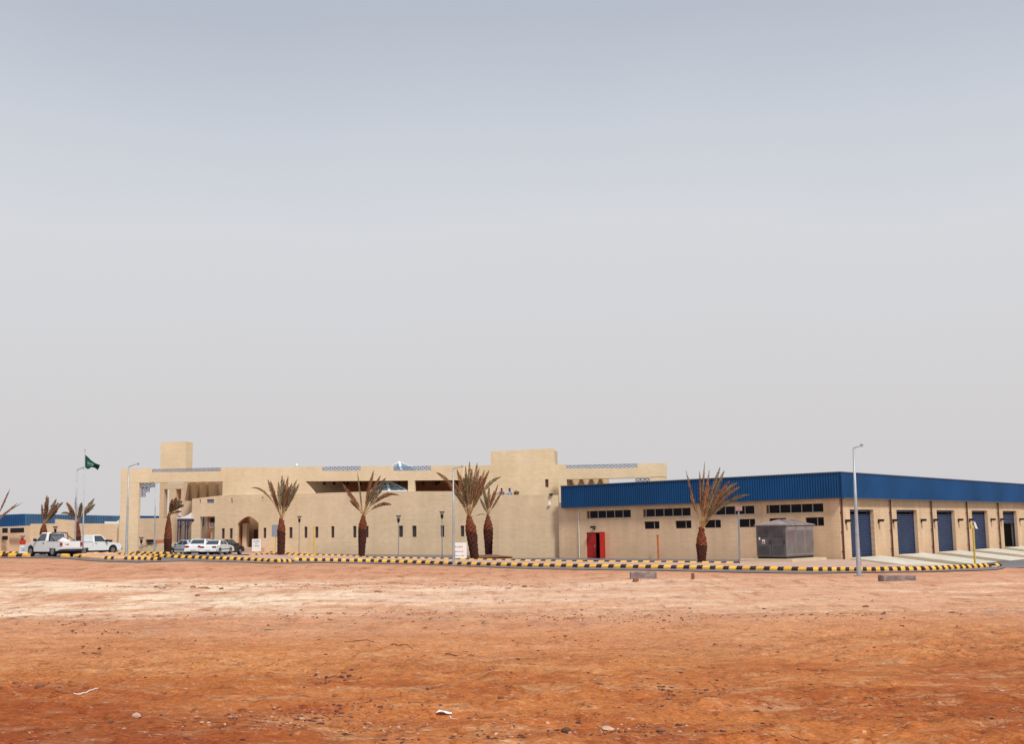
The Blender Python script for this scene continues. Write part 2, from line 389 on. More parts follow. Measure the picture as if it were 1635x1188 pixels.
me = bpy.data.meshes.new('sand_ground'); me.vertices.add(len(verts)); me.vertices.foreach_set('co', verts.ravel())
me.loops.add(faces.size); me.loops.foreach_set('vertex_index', faces.ravel().astype(np.int32))
me.polygons.add(len(faces)); me.polygons.foreach_set('loop_start', np.arange(0, faces.size, 4, dtype=np.int32)); me.polygons.foreach_set('loop_total', np.full(len(faces), 4, dtype=np.int32))
me.polygons.foreach_set('use_smooth', np.ones(len(faces), dtype=bool)); me.update(); me.validate()
ground = bpy.data.objects.new('sand_ground', me); COL.objects.link(ground)
tag(ground, 'bare orange and pale sandy desert ground in front of the buildings', None, None, 'structure')

def sand_material():
    m = bpy.data.materials.new('desert sand'); m.use_nodes = True; t = m.node_tree; n = t.nodes; lk = t.links.new
    b = n['Principled BSDF']; b.inputs['Roughness'].default_value = .97; b.inputs['Specular IOR Level'].default_value = .08
    g = n.new('ShaderNodeNewGeometry'); s = n.new('ShaderNodeSeparateXYZ'); lk(g.outputs['Position'], s.inputs[0])
    def noise(scale, detail=6, st=None, rough=.55):
        v = g.outputs['Position']
        if st:
            mp = n.new('ShaderNodeMapping'); mp.inputs['Scale'].default_value = st; lk(v, mp.inputs[0]); v = mp.outputs[0]
        z = n.new('ShaderNodeTexNoise'); z.inputs['Scale'].default_value = scale; z.inputs['Detail'].default_value = detail; z.inputs['Roughness'].default_value = rough
        lk(v, z.inputs['Vector']); return z.outputs['Fac']
    def math_(op, a, b_=None, c=None):
        x = n.new('ShaderNodeMath'); x.operation = op
        for i, q in enumerate((a, b_, c)):
            if q is None: continue
            if isinstance(q, (int, float)): x.inputs[i].default_value = q
            else: lk(q, x.inputs[i])
        return x.outputs[0]
    def ramp(f, els):
        r = n.new('ShaderNodeValToRGB'); e = r.color_ramp.elements
        e[0].position, e[0].color = els[0][0], (*els[0][1], 1); e[1].position, e[1].color = els[-1][0], (*els[-1][1], 1)
        for p, c in els[1:-1]: k = e.new(p); k.color = (*c, 1)
        lk(f, r.inputs[0]); return r.outputs[0]
    def mixc(f, a, c, bt='MIX'):
        x = n.new('ShaderNodeMix'); x.data_type = 'RGBA'; x.blend_type = bt
        if isinstance(f, (int, float)): x.inputs[0].default_value = f
        else: lk(f, x.inputs[0])
        for i, q in ((6, a), (7, c)):
            if isinstance(q, tuple): x.inputs[i].default_value = (*q, 1)
            else: lk(q, x.inputs[i])
        return x.outputs[2]
    # soil bands across the plot, vignette darkening in the nearest, edges broken by noise
    yw = math_('ADD', s.outputs['Y'], math_('MULTIPLY', math_('SUBTRACT', noise(.16, 5, (.6, 1, 1)), .5), 20))
    yn = math_('DIVIDE', yw, 80)
    base = ramp(yn, [(0, (.39, .110, .030)), (.13, (.46, .152, .045)), (.20, (.54, .215, .078)), (.31, (.61, .285, .145)), (.42, (.62, .32, .185)), (.55, (.62, .33, .205)), (.72, (.58, .29, .17)), (1, (.54, .28, .17))])
    # pale graded strip with long streaks
    yw2 = math_('ADD', s.outputs['Y'], math_('MULTIPLY', math_('SUBTRACT', noise(.09, 7, (.7, 1, 1), .62), .5), 26))
    pale_band = ramp(math_('DIVIDE', yw2, 80), [(.37, (0, 0, 0)), (.44, (1, 1, 1)), (.66, (1, 1, 1)), (.74, (0, 0, 0))])
    streak = ramp(math_('ADD', math_('MULTIPLY', noise(.16, 9, (.5, 1, 1), .7), .5), math_('MULTIPLY', noise(.8, 9, (.5, 1, 1), .75), .5)), [(.44, (.0, .0, .0)), (.54, (1, 1, 1))])
    xs = n.new('ShaderNodeMapRange'); xs.inputs[1].default_value = -12; xs.inputs[2].default_value = 12; xs.inputs[3].default_value = 1; xs.inputs[4].default_value = .14
    lk(s.outputs['X'], xs.inputs[0])
    pf = math_('MULTIPLY', math_('MULTIPLY', pale_band, streak), xs.outputs[0])
    c1 = mixc(math_('MULTIPLY', pf, .95), base, (.86, .68, .50))
    # narrow bright wheel tracks running along the plot
    tr_w = math_('ADD', s.outputs['Y'], math_('ADD', math_('MULTIPLY', s.outputs['X'], -.03), math_('MULTIPLY', math_('SUBTRACT', noise(.07, 3), .5), 8)))
    tr = ramp(math_('FRACT', math_('DIVIDE', tr_w, 4.1)), [(0, (0, 0, 0)), (.42, (0, 0, 0)), (.5, (1, 1, 1)), (.60, (0, 0, 0)), (1, (0, 0, 0))])
    trb = ramp(math_('DIVIDE', s.outputs['Y'], 80), [(.36, (0, 0, 0)), (.40, (1, 1, 1)), (.62, (1, 1, 1)), (.7, (0, 0, 0))])
    c2 = mixc(math_('MULTIPLY', math_('MULTIPLY', tr, trb), math_('MULTIPLY', noise(.5, 4, (.15, 1, 1)), 1.1)), c1, (.78, .62, .45))
    # patches of darker red soil, mostly near
    near = n.new('ShaderNodeMapRange'); near.inputs[1].default_value = 6; near.inputs[2].default_value = 24; near.inputs[3].default_value = 1; near.inputs[4].default_value = .12
    lk(s.outputs['Y'], near.inputs[0])
    redp = ramp(math_('ADD', math_('MULTIPLY', noise(1.6, 10, (.6, 1, 1), .78), .6), math_('MULTIPLY', noise(.3, 4), .4)), [(.475, (0, 0, 0)), (.565, (1, 1, 1))])
    c3 = mixc(math_('MULTIPLY', math_('MULTIPLY', redp, near.outputs[0]), .75), c2, (.30, .062, .020))
    pal = ramp(noise(2.1, 9, (.5, 1, 1), .76), [(.52, (0, 0, 0)), (.64, (1, 1, 1))])
    c4a = mixc(math_('MULTIPLY', pal, .55), c3, (.60, .36, .19))
    mot = ramp(noise(.55, 10, (.6, 1, 1), .78), [(.36, (.72, .62, .56)), (.50, (1, 1, 1)), (.62, (1.08, 1.08, 1.08))])
    c4 = mixc(.75, c4a, mot, 'MULTIPLY')
    # darker red colour towards the near left
    rx = n.new('ShaderNodeMapRange'); rx.inputs[1].default_value = -1.2; rx.inputs[2].default_value = -4.2; lk(s.outputs['X'], rx.inputs[0])
    ry = n.new('ShaderNodeMapRange'); ry.inputs[1].default_value = 15.5; ry.inputs[2].default_value = 9.5; lk(s.outputs['Y'], ry.inputs[0])
    rn = ramp(noise(1.1, 8, (.6, 1, 1), .75), [(.40, (.25, .25, .25)), (.58, (1, 1, 1))])
    c4 = mixc(math_('MULTIPLY', math_('MULTIPLY', math_('MULTIPLY', rx.outputs[0], ry.outputs[0]), rn), .85), c4, (.23, .042, .012))
    # grey gravelly band
    gb = ramp(math_('DIVIDE', yw, 80), [(.27, (0, 0, 0)), (.33, (1, 1, 1)), (.38, (1, 1, 1)), (.42, (0, 0, 0))])
    gn = ramp(noise(2.2, 8, (.4, 1, 1), .7), [(.52, (0, 0, 0)), (.62, (1, 1, 1))])
    c5 = mixc(math_('MULTIPLY', math_('MULTIPLY', gb, gn), .55), c4, (.28, .20, .18))
    # mottling sized for each distance: soil patches run longer along the line of sight
    far = n.new('ShaderNodeMapRange'); far.inputs[1].default_value = 18; far.inputs[2].default_value = 30; lk(s.outputs['Y'], far.inputs[0])
    mf = ramp(noise(1.3, 7, (1, .22, 1), .78), [(.36, (.62, .46, .40)), (.47, (1, 1, 1)), (.60, (1.06, 1.06, 1.06)), (.68, (1.2, 1.2, 1.2))])
    c5 = mixc(math_('MULTIPLY', far.outputs[0], .85), c5, mf, 'MULTIPLY')
    mn = n.new('ShaderNodeMapRange'); mn.inputs[1].default_value = 30; mn.inputs[2].default_value = 16; lk(s.outputs['Y'], mn.inputs[0])
    mm_ = ramp(noise(5.5, 7, (1, .35, 1), .8), [(.36, (.55, .38, .32)), (.46, (1, 1, 1)), (.60, (1.04, 1.04, 1.04)), (.68, (1.25, 1.25, 1.25))])
    c5 = mixc(math_('MULTIPLY', mn.outputs[0], .85), c5, mm_, 'MULTIPLY')
    # thin dark flecks, patches of fine litter and pale chips
    fl_ = ramp(math_('ADD', math_('MULTIPLY', noise(7.5, 6, (.55, 1, 1), .8), .7), math_('MULTIPLY', noise(.7, 5, None, .7), .3)), [(.56, (0, 0, 0)), (.60, (1, 1, 1))])
    c5 = mixc(math_('MULTIPLY', fl_, .62), c5, (.26, .075, .035))
    ch_ = ramp(noise(10.5, 5, (.6, 1, 1), .8), [(.60, (0, 0, 0)), (.65, (1, 1, 1))])
    c5 = mixc(math_('MULTIPLY', ch_, .45), c5, (.80, .58, .42))
    g2 = n.new('ShaderNodeMapRange'); g2.inputs[1].default_value = .3; g2.inputs[2].default_value = .7; g2.inputs[3].default_value = .80; g2.inputs[4].default_value = 1.2
    lk(noise(15, 4, (.6, 1, 1), .8), g2.inputs[0]); v2 = n.new('ShaderNodeVectorMath'); v2.operation = 'SCALE'; lk(c5, v2.inputs[0]); lk(g2.outputs[0], v2.inputs[3]); c5 = v2.outputs[0]
    # grain
    gr = noise(38, 3, (.6, 1, 1), .7); gmul = n.new('ShaderNodeMapRange'); gmul.inputs[1].default_value = .25; gmul.inputs[2].default_value = .75; gmul.inputs[3].default_value = .62; gmul.inputs[4].default_value = 1.38
    lk(gr, gmul.inputs[0]); v = n.new('ShaderNodeVectorMath'); v.operation = 'SCALE'; lk(c5, v.inputs[0]); lk(gmul.outputs[0], v.inputs[3])
    spk = ramp(noise(6.5, 6, (.5, 1, 1), .75), [(.30, (.60, .50, .48)), (.42, (1, 1, 1))])
    c6 = mixc(.8, v.outputs[0], spk, 'MULTIPLY')
    lk(c6, b.inputs['Base Color'])
    hb = math_('ADD', math_('MULTIPLY', noise(5, 8, None, .7), 1.0), math_('MULTIPLY', noise(30, 4, None, .7), .35))
    bp = n.new('ShaderNodeBump'); bp.inputs['Strength'].default_value = .7; bp.inputs['Distance'].default_value = .06
    lk(hb, bp.inputs['Height']); lk(bp.outputs[0], b.inputs['Normal'])
    return m
me.materials.append(sand_material())

def surf_z(X, Y): return gz(X, Y)+float(sand_relief(np.array([X]), np.array([Y]))[0])

# asphalt plaza sheet
def sheet(name, fn_front, fn_back, x0, x1, nx, ny, dz, m, label, kind='structure'):
    mb = MB(); vs = []
    for i in range(nx+1):
        X = x0+(x1-x0)*i/nx; a = fn_front(X); b = fn_back(X)
        for j in range(ny+1):
            Y = a+(b-a)*j/ny; vs.append((X, Y, gz(X, Y)+dz))
    fs = [(i*(ny+1)+j, (i+1)*(ny+1)+j, (i+1)*(ny+1)+j+1, i*(ny+1)+j+1) for i in range(nx) for j in range(ny)]
    mb.add(vs, fs); o = mb.build(name, m, smooth_=True, fix=False); return tag(o, label, None, None, kind)
sheet('asphalt_road', lambda X: float(kerb_front_y(X))-2.6-.9*math.sin(X*.21)-.6*math.sin(X*.53+1), lambda X: 118.0, -62, 62, 150, 60, .035, M['asphalt'], 'dusty grey asphalt running past the striped kerbs and between the buildings')

def strip(name, front, back, h, m, label):
    """raised paving between two polylines of world points"""
    n = 60
    def res(pts):
        L_ = [0]
        for a, b in zip(pts, pts[1:]): L_.append(L_[-1]+(b-a).length)
        t = np.linspace(0, L_[-1], n+1)
        return [(float(np.interp(q, L_, [p.x for p in pts])), float(np.interp(q, L_, [p.y for p in pts]))) for q in t]
    A, B = res(front), res(back); vs = []; fs = []; k = 8
    for a, b in zip(A, B):
        for j in range(k+1):
            x = a[0]+(b[0]-a[0])*j/k; y = a[1]+(b[1]-a[1])*j/k; vs.append((x, y, gz(x, y)+h))
    for i in range(n):
        for j in range(k): fs.append((i*(k+1)+j, (i+1)*(k+1)+j, (i+1)*(k+1)+j+1, i*(k+1)+j+1))
    mb = MB(); mb.add(vs, fs); return tag(mb.build(name, m, fix=False), label, None, None, 'structure')
strip('pavement', G_KB[:9], [G_KBACK[0]]+G_KBACK[2:], .13, M['paving'], 'pinkish raised paving strip between the two middle striped kerbs')
off = lambda p, d: Vector((p.x, p.y+d, 0))
strip('pavement', [G_KB[8], G_KB[9], G_KB[10], G_KB[11], G_KB[12], G_KB[13], G_KB[14]], [G_KBACK[-1], CORNER+Vector((-6, 4.5, 0)), CORNER+Vector((-.5, -.3, 0)), CORNER+Vector((2.2, -1.6, 0)), off(G_KB[12], 5.5), off(G_KB[13], 4), off(G_KB[14], .6)], .12, M['paving'], 'pinkish paving between the curved right kerb and the warehouse corner')
strip('pavement', [G_KL[0]]+G_KL[1:], [G_KA[0], G_KA[1], G_KA[2], G_KA[3], G_KA[4]], .13, M['paving'], 'small pinkish kerbed island at the left behind the pickups')
strip('pavement', [on_ground(370, 886), on_ground(400, 888), on_ground(440, 889), on_ground(500, 891)], [on_ground(360, 878.5), on_ground(400, 879), on_ground(440, 880), on_ground(500, 884)], .10, M['paving'], 'pinkish forecourt paving before the arched doorway')

strip('pavement', G_KA[6:]+[G_KB[0]], gpts([(372, 889.5), (401, 889.4), (418, 888.4), (440, 888.6), (475, 890.2), (501, 890.4)]), .11, M['paving'], 'pinkish paving tongue before the leftmost facade palm')
# ------------------------------------------------------------------ kerbs
def stone_mesh(name, m):
    mb = MB(); prof = [(-.14, 0), (.14, 0), (.14, .20), (-.02, .225), (-.14, .12)]  # y, z ; chamfer to the road
    vs = [(-.5, a, b) for a, b in prof]+[(.5, a, b) for a, b in prof]; n = len(prof)
    mb.add(vs, [tuple(range(n)), tuple(range(2*n-1, n-1, -1))]+[(i, i+n, (i+1) % n+n, (i+1) % n) for i in range(n)])
    o = mb.build(name, m); me_ = o.data; bpy.data.objects.remove(o); return me_
SM = {'y': stone_mesh('kerb_stone_yellow', M['yellow']), 'k': stone_mesh('kerb_stone_black', M['kblack']), 's': stone_mesh('kerb_stone_dusty', M['salmon'])}
def kerb(label, px, period, frac=.56, cols=None, hs=1.0, flip=False):
    """px guide line; period = [(px, pixel period)]"""
    X0, X1 = px[0][0], px[-1][0]; xs_ = [p[0] for p in px]; ys_ = [p[1] for p in px]
    per_x = [p[0] for p in period]; per_v = [p[1] for p in period]
    cuts = [X0]; kinds = []; x = X0; i = 0
    while x < X1-1:
        pr = float(np.interp(x, per_x, per_v)); k = 'y' if i % 2 == 0 else 'k'
        if cols: k = cols(x, k)
        L_ = pr*(frac if i % 2 == 0 else 1-frac)
        x = min(X1, x+L_); cuts.append(x); kinds.append(k); i += 1
    pts = [on_ground(c, float(np.interp(c, xs_, ys_))) for c in cuts]
    base = MB()
    for a, b in zip(pts, pts[1:]):
        a2 = Vector((a.x, a.y, gz(a.x, a.y)-.1)); b2 = Vector((b.x, b.y, gz(b.x, b.y)-.1))
        d = (b2-a2); nrm = Vector((-d.y, d.x, 0)).normalized()*.19
        base.hexa([a2-nrm, b2-nrm, b2+nrm, a2+nrm]+[p+Vector((0, 0, .15)) for p in (a2-nrm, b2-nrm, b2+nrm, a2+nrm)])
    root = base.build('kerb', M['kerbbase']); tag(root, label, None, 'black and yellow striped kerbs', 'structure')
    for a, b, k in zip(pts, pts[1:], kinds):
        o = bpy.data.objects.new('kerb_stone', SM[k]); COL.objects.link(o); o.parent = root
        mid = (a+b)/2; d = b-a; ln = math.hypot(d.x, d.y)
        o.location = (mid.x, mid.y+random.gauss(0, .012), gz(mid.x, mid.y)+.02+random.gauss(0, .006)); o.scale = (max(.05, ln-.012), 1, hs*random.uniform(.96, 1.04))
        o.rotation_euler = (random.gauss(0, .02), -math.atan2(gz(b.x, b.y)-gz(a.x, a.y), ln)+random.gauss(0, .012), math.atan2(d.y, d.x)+random.gauss(0, .012))
    return root
kerb('long black and yellow kerb along the road in the middle and right, curving at its right end', KB, [(470, 12.2), (700, 14.4), (800, 16.4), (900, 18.4), (1000, 19.8), (1180, 21.6), (1290, 23), (1300, 14.6), (1450, 12.8), (1505, 9.4), (1597, 8.8)])
kerb('black and yellow kerb in front of the parked sedans', KA, [(120, 12), (200, 9), (240, 8.6), (260, 11), (400, 11.2), (430, 9.5), (466, 8)], cols=lambda x, k: 's' if x < 182 else k)
kerb('short black and yellow kerb nearest the road beside the pickups', KL, [(120, 10), (256, 10.8)], cols=lambda x, k: ('s' if 135 < x < 165 or 180 < x < 196 else k))
kerb('thin back row of striped kerb at the foot of the long facade', KBACK, [(427, 9), (520, 9.5), (700, 13), (840, 16), (1080, 19), (1180, 20)], hs=.85)
kerb('short inner striped kerb nose by the leftmost facade palm', KNOSE, [(401, 8.4), (501, 8.8)], hs=.85)
kerb('far striped kerb behind the silver sedan', KFAR, [(196, 10), (297, 9)], hs=.85)
kerb('striped kerb piece at the far left edge in front of the white pickup', KLF, [(-30, 22.5), (46, 22.5)], hs=1.25)
kerb('second striped kerb row behind the far left kerb piece', KLB, [(-30, 10), (46, 10)], hs=.9)
kerb('single yellow kerb stone seen beneath the tailgate of the nearest pickup', [(99.5, 890.8), (109, 891)], [(0, 20), (200, 20)], hs=1.1)

# ------------------------------------------------------------------ walls with openings
class Plane:
    def __init__(s, O, sd, back, k=0.0): s.O = O; s.s = sd; s.n = back; s.k = k
    def P(s, a, z, off=0):
        zz = z-s.k*a*min(1, max(0, z)/3) if s.k else z
        p = s.O+s.s*a+s.n*off; return Vector((p.x, p.y, zz))
    def px(s, x, y, off=0):
        d = ray(x, y); o = s.O+s.n*off
        t = (o-EYEP).dot(s.n)/d.dot(s.n); p = EYEP+d*t
        a = (p-s.O).dot(s.s); z = p.z
        if s.k: z = z/(1-s.k*a/3) if z < 3 else z+s.k*a
        return a, z
def lerpf(pts):
    xs_ = [p[0] for p in pts]; ys_ = [p[1] for p in pts]
    return lambda a: float(np.interp(a, xs_, ys_))
def wall(mb, pl, top, bottom, holes, off, th, m=None):
    """top: polyline [(s,z)], bottom: polyline; holes: list of (s0,s1,botfn,topfn)"""
    s0, s1 = top[0][0], top[-1][0]; tf, bf = lerpf(top), lerpf(bottom)
    br = {s0, s1}|{a for a, _ in top}|{a for a, _ in bottom}
    for h in holes: br |= {h[0], h[1]}|set(h[4] if len(h) > 4 else ())
    br = sorted(b for b in br if s0-1e-6 <= b <= s1+1e-6)
    for a, b in zip(br, br[1:]):
        if b-a < 1e-4: continue
        mid = (a+b)/2
        hs = sorted([h for h in holes if h[0] < mid < h[1]], key=lambda h: h[2](mid))
        lo = bf; segs = []
        for h in hs: segs.append((lo, h[2])); lo = h[3]
        segs.append((lo, tf))
        for f0, f1 in segs:
            za, zb, zc, zd = f0(a), f0(b), f1(b), f1(a)
            if zd-za < 1e-3 and zc-zb < 1e-3: continue
            c = [(a, za), (b, zb), (b, zc), (a, zd)]
            fr = [pl.P(s_, z_, off) for s_, z_ in c]; bk = [pl.P(s_, z_, off+th) for s_, z_ in c]
            mb.hexa([fr[0], fr[1], bk[1], bk[0], fr[3], fr[2], bk[2], bk[3]], m)
def hole(s0, s1, z0, z1): return (s0, s1, lambda a: z0, lambda a: z1)
def pbox(mb, pl, s0, s1, z0, z1, o0, o1, m=None):
    c = [(s0, z0), (s1, z0), (s1, z1), (s0, z1)]
    f = [pl.P(a, z, o0) for a, z in c]; k = [pl.P(a, z, o1) for a, z in c]
    mb.hexa([f[0], f[1], k[1], k[0], f[3], f[2], k[2], k[3]], m)

# ================================================================== WAREHOUSE
PLF = Plane(CORNER, SL, -NL, .0085)      # window face: s grows to the left, off grows inward
PRF = Plane(CORNER, SR, -NR, 0.0)        # dock face: s grows to the right/away
ZF0, ZF1 = 4.20, 5.86
wh = empty('warehouse', CORNER, 0, 'long warehouse with blue ribbed steel fascia, high ribbon windows and roller doors', 'warehouse')
wh.matrix_world  # keep parts in world coordinates
def wpart(mb, name, m, parent=None, smooth_=False):
    o = mb.build(name, m, smooth_=smooth_); p = parent or wh
    o.parent = p; o.matrix_parent_inverse = Matrix.Translation(p.matrix_world.translation).inverted() if p is wh else Matrix.Identity(4)
    return o
bpy.context.view_layer.update()
sx = lambda x, y=830, off=0: PLF.px(x, y, off)[0]
LEFT_S = sx(893, 880)
ups = [(1315.4, 1228), (1205, 1127), (1103, 1031), (1007.4, 941)]
lows = [(1315.4, 1286), (1255, 1228), (1205.6, 1179), (1150.7, 1124), (1103.6, 1078), (1052.6, 1028.3)]
UZ0, UZ1, LZ0, LZ1 = 3.26, 3.87, 2.34, 2.93
mb = MB(); holes = []
for a, b in ups:
    wide = 1.0 if True else 0
    holes.append(hole(sx(a), sx(b-4), UZ0, UZ1))
for a, b in lows: holes.append(hole(sx(a), sx(b), LZ0, LZ1))
RD0, RD1 = sx(966, 870), sx(936.6, 870); RDZ = 2.15
holes.append(hole(RD0, RD1, 0.02, RDZ))
wall(mb, PLF, [(0.0, 4.6), (LEFT_S, 4.6)], [(0.0, -.6), (LEFT_S, -.6)], holes, 0, .3)
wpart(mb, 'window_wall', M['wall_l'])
# dark room behind openings
mb = MB(); pbox(mb, PLF, .35, LEFT_S-.1, -.5, 4.5, 2.4, 2.5); wpart(mb, 'interior_partition', M['void'])
# ribbon windows
for a, b in ups:
    s0, s1 = sx(a), sx(b-4); mb = MB()
    pbox(mb, PLF, s0, s1, UZ0, UZ0+.035, .10, .17); pbox(mb, PLF, s0, s1, UZ1-.03, UZ1, .10, .17)
    sp_end = sx(b)
    pbox(mb, PLF, sp_end, sp_end+.05, UZ0+.035, UZ1-.03, .10, .17); pbox(mb, PLF, s0, s0+.03, UZ0+.035, UZ1-.03, .10, .17)
    for k in range(1, 5):
        q = s0+(sp_end-s0)*k/5; pbox(mb, PLF, q-.025, q+.025, UZ0+.035, UZ1-.03, .10, .17)
    fr = wpart(mb, 'ribbon_window', M['mullion'])
    for k in range(5):
        mb = MB(); q0 = s0+(sp_end-s0)*k/5+.03; q1 = s0+(sp_end-s0)*(k+1)/5-.03
        pbox(mb, PLF, q0, q1, UZ0+.036, UZ1-.031, .13, .145); mb.build('pane', M['glass'], fr); 
        c = children(fr)[-1]; c.matrix_parent_inverse = Matrix.Identity(4)
    mb = MB(); pbox(mb, PLF, sp_end+.052, s1-.001, UZ0, UZ1, .12, .18); o = mb.build('end_panel', M['darkframe'], fr)
    mb = MB(); pbox(mb, PLF, s0-.04, s1+.04, UZ0-.06, UZ0-.003, -.04, .1); o = mb.build('sill', M['plaster'], fr)
for a, b in lows:
    s0, s1 = sx(a), sx(b); mb = MB()
    for z0, z1 in ((LZ0, LZ0+.04), (LZ1-.04, LZ1)): pbox(mb, PLF, s0, s1, z0, z1, .12, .18)
    for q in (s0+.02, s1-.02): pbox(mb, PLF, q-.02, q+.02, LZ0+.04, LZ1-.04, .12, .18)
    m_ = (s0*.62+s1*.38); pbox(mb, PLF, m_-.025, m_+.025, LZ0+.04, LZ1-.04, .12, .18, 1)
    fr = wpart(mb, 'low_window', [M['darkframe'], M['mullion']])
    for q0, q1 in ((s0+.045, m_-.03), (m_+.03, s1-.045)):
        mb = MB(); pbox(mb, PLF, q0, q1, LZ0+.042, LZ1-.042, .14, .155); mb.build('pane', M['glass'], fr)
# red double door, one leaf ajar
mb = MB(); pbox(mb, PLF, RD0, RD0+.07, .02, RDZ, .04, .16); pbox(mb, PLF, RD1-.07, RD1, .02, RDZ, .04, .16); pbox(mb, PLF, RD0+.07, RD1-.07, RDZ-.07, RDZ, .04, .16)
rd = wpart(mb, 'red_door', M['red'])
mb = MB(); mid = sx(950.8, 870); gap = sx(957.6, 870, -.75)
pbox(mb, PLF, mid, RD1-.075, .04, RDZ-.075, .06, .11)
pbox(mb, PLF, mid+.12, RD1-.2, 1.2, RDZ-.2, .045, .06)
mb.build('door_leaf', M['red'], rd)
mb = MB(); a0 = PLF.P(RD0+.08, .04, .06); a1 = PLF.P(gap, .04, -.75)
dirv = (a1-a0); nn = Vector((-dirv.y, dirv.x, 0)).normalized()*.045
mb.hexa([a0, a1, a1+nn, a0+nn]+[p+Vector((0, 0, RDZ-.12)) for p in (a0, a1, a1+nn, a0+nn)])
o = mb.build('door_leaf', M['red'], rd); o['label'] = 'right red leaf standing ajar'
mb = MB(); mb.tube([PLF.P(mid+.07, .95, .05), PLF.P(mid+.07, .95, -.04), PLF.P(mid+.07, 1.1, -.04), PLF.P(mid+.07, 1.1, .05)], .014, 6); mb.build('handle', M['galv'], rd)
mb = MB(); pbox(mb, PLF, RD0-.4, RD1+.4, -.3, .03, -.9, -.002); wpart(mb, 'door_step', M['ramp'])
# dock face
dock_s = [1.68+8.17*k for k in range(6)]
DW, DT = 4.0, 3.42
DT_ = 3.42; TH = .18
holes = [hole(s_, s_+DW, TH, DT_) for s_ in dock_s]
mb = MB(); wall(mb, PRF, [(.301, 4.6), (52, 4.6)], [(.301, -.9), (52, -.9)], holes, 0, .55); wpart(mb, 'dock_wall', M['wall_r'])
for k, s_ in enumerate(dock_s[:5]):
    top = DT_; zb = TH if k != 4 else 1.75*1.3
    mb = MB(); n = 22; h = (top-zb)/max(1, round((top-zb)/.15)); nn = round((top-zb)/h)
    # guide rails
    pbox(mb, PRF, s_+.0, s_+.08, TH, DT_, .26, .40); pbox(mb, PRF, s_+DW-.08, s_+DW, TH, DT_, .26, .40)
    pbox(mb, PRF, s_+.08, s_+DW-.08, DT_-.16, DT_, .27, .42)
    rdoor = wpart(mb, 'roller_door', M['bluedoor'])
    if k == 4: rdoor['label'] = 'roller door rolled up by a third, dark inside'
    for j in range(nn):
        z0 = zb+j*h
        if z0+h > DT_-.15: continue
        c = [(.30, z0+.012), (.272, z0+h*.3), (.272, z0+h*.7), (.30, z0+h-.002), (.36, z0+h-.002), (.36, z0+.012)]
        mb = MB(); m_ = len(c)
        vs_ = [PRF.P(s_+.085, z_, o1) for o1, z_ in c]+[PRF.P(s_+DW-.085, z_, o1) for o1, z_ in c]
        mb.add(vs_, [tuple(range(m_)), tuple(range(2*m_-1, m_-1, -1))]+[(i, i+m_, (i+1) % m_+m_, (i+1) % m_) for i in range(m_)])
        mb.build('slat', M['bluedoor'] if (j*7+k*3) % 5 else M['bluedoor2'], rdoor)
    # threshold strip
    mb = MB(); pbox(mb, PRF, s_, s_+DW, TH-.05, TH+.0, .003, .6); mb.build('threshold', M['conc'], rdoor)
mb = MB(); pbox(mb, PRF, .5, 51, -.5, 4.5, 3.2, 3.3); wpart(mb, 'interior_partition', M['void'])
mb = MB(); pbox(mb, PRF, dock_s[4]-1, dock_s[4]+8, TH-.1, TH-.02, .61, 3.1); wpart(mb, 'floor_slab', M['conc'])
# downpipes between the bays
for s_ in [.15]+[8.1*k+.15 for k in range(1, 6)]:
    s2 = s_+.25 if s_ > 1 else s_
    mb = MB(); mb.tube([PRF.P(s2, 4.25, -.12), PRF.P(s2, .02, -.12)], .065, 8)
    for z_ in (.6, 1.9, 3.2): pbox(mb, PRF, s2-.09, s2+.09, z_, z_+.05, -.14, -.001)
    wpart(mb, 'downpipe', M['pipe'])
# wall lamps by the doors
def wall_lamp(pl, s_, z, parent, d=-1):
    mb = MB(); pbox(mb, pl, s_-.10, s_+.10, z-.16, z+.12, -.06, -.001)
    mb.tube([pl.P(s_, z+.06, -.05), pl.P(s_, z+.09, -.14), pl.P(s_, z+.05, -.18)], .035, 6)
    pbox(mb, pl, s_-.13, s_+.13, z-.02, z+.12, -.40, -.10)
    o = wpart(mb, 'wall_lamp', M['black'], parent)
    mb = MB(); pbox(mb, pl, s_-.11, s_+.11, z-.07, z-.021, -.37, -.13); mb.build('lamp_glass', M['lampglass'], o)
    return o
for s_ in dock_s[:5]:
    wall_lamp(PRF, s_-.75, 2.62, wh); wall_lamp(PRF, s_+DW+.75, 2.62, wh)
wall_lamp(PLF, sx(949, 840), 2.55, wh)
mb = MB(); mb.tube([PLF.P(sx(925, 850), 3.9, -.06), PLF.P(sx(925, 850), .05, -.06)], .03, 6); wpart(mb, 'conduit', M['white'])
# fascia of ribbed sheet, both faces
def fascia(pl, s0, s1, z0, z1, off, name, m, period=.19, depth=.06, parent=None):
    mb = MB(); n = int((s1-s0)/period); vs_ = []; prof = []
    for i in range(n):
        a = s0+(s1-s0)*i/n; p_ = (s1-s0)/n
        prof += [(a, 0), (a+p_*.52, 0), (a+p_*.62, depth), (a+p_*.90, depth)]
    prof.append((s1, 0))
    for a, d in prof: vs_ += [pl.P(a, z0, off+d), pl.P(a, z1, off+d)]
    fs = [(2*i, 2*i+1, 2*i+3, 2*i+2) for i in range(len(prof)-1)]
    b0 = len(vs_); vs_ += [pl.P(s0, z0, off+.12), pl.P(s0, z1, off+.12), pl.P(s1, z0, off+.12), pl.P(s1, z1, off+.12)]
    l = 2*len(prof)-2
    fs += [(b0, b0+1, 1, 0), (l, l+1, b0+3, b0+2), (b0+2, b0+3, b0+1, b0)]
    mb.add(vs_, fs); return mb
OH = .40
FL_END = sx(895.6, 790, -OH)
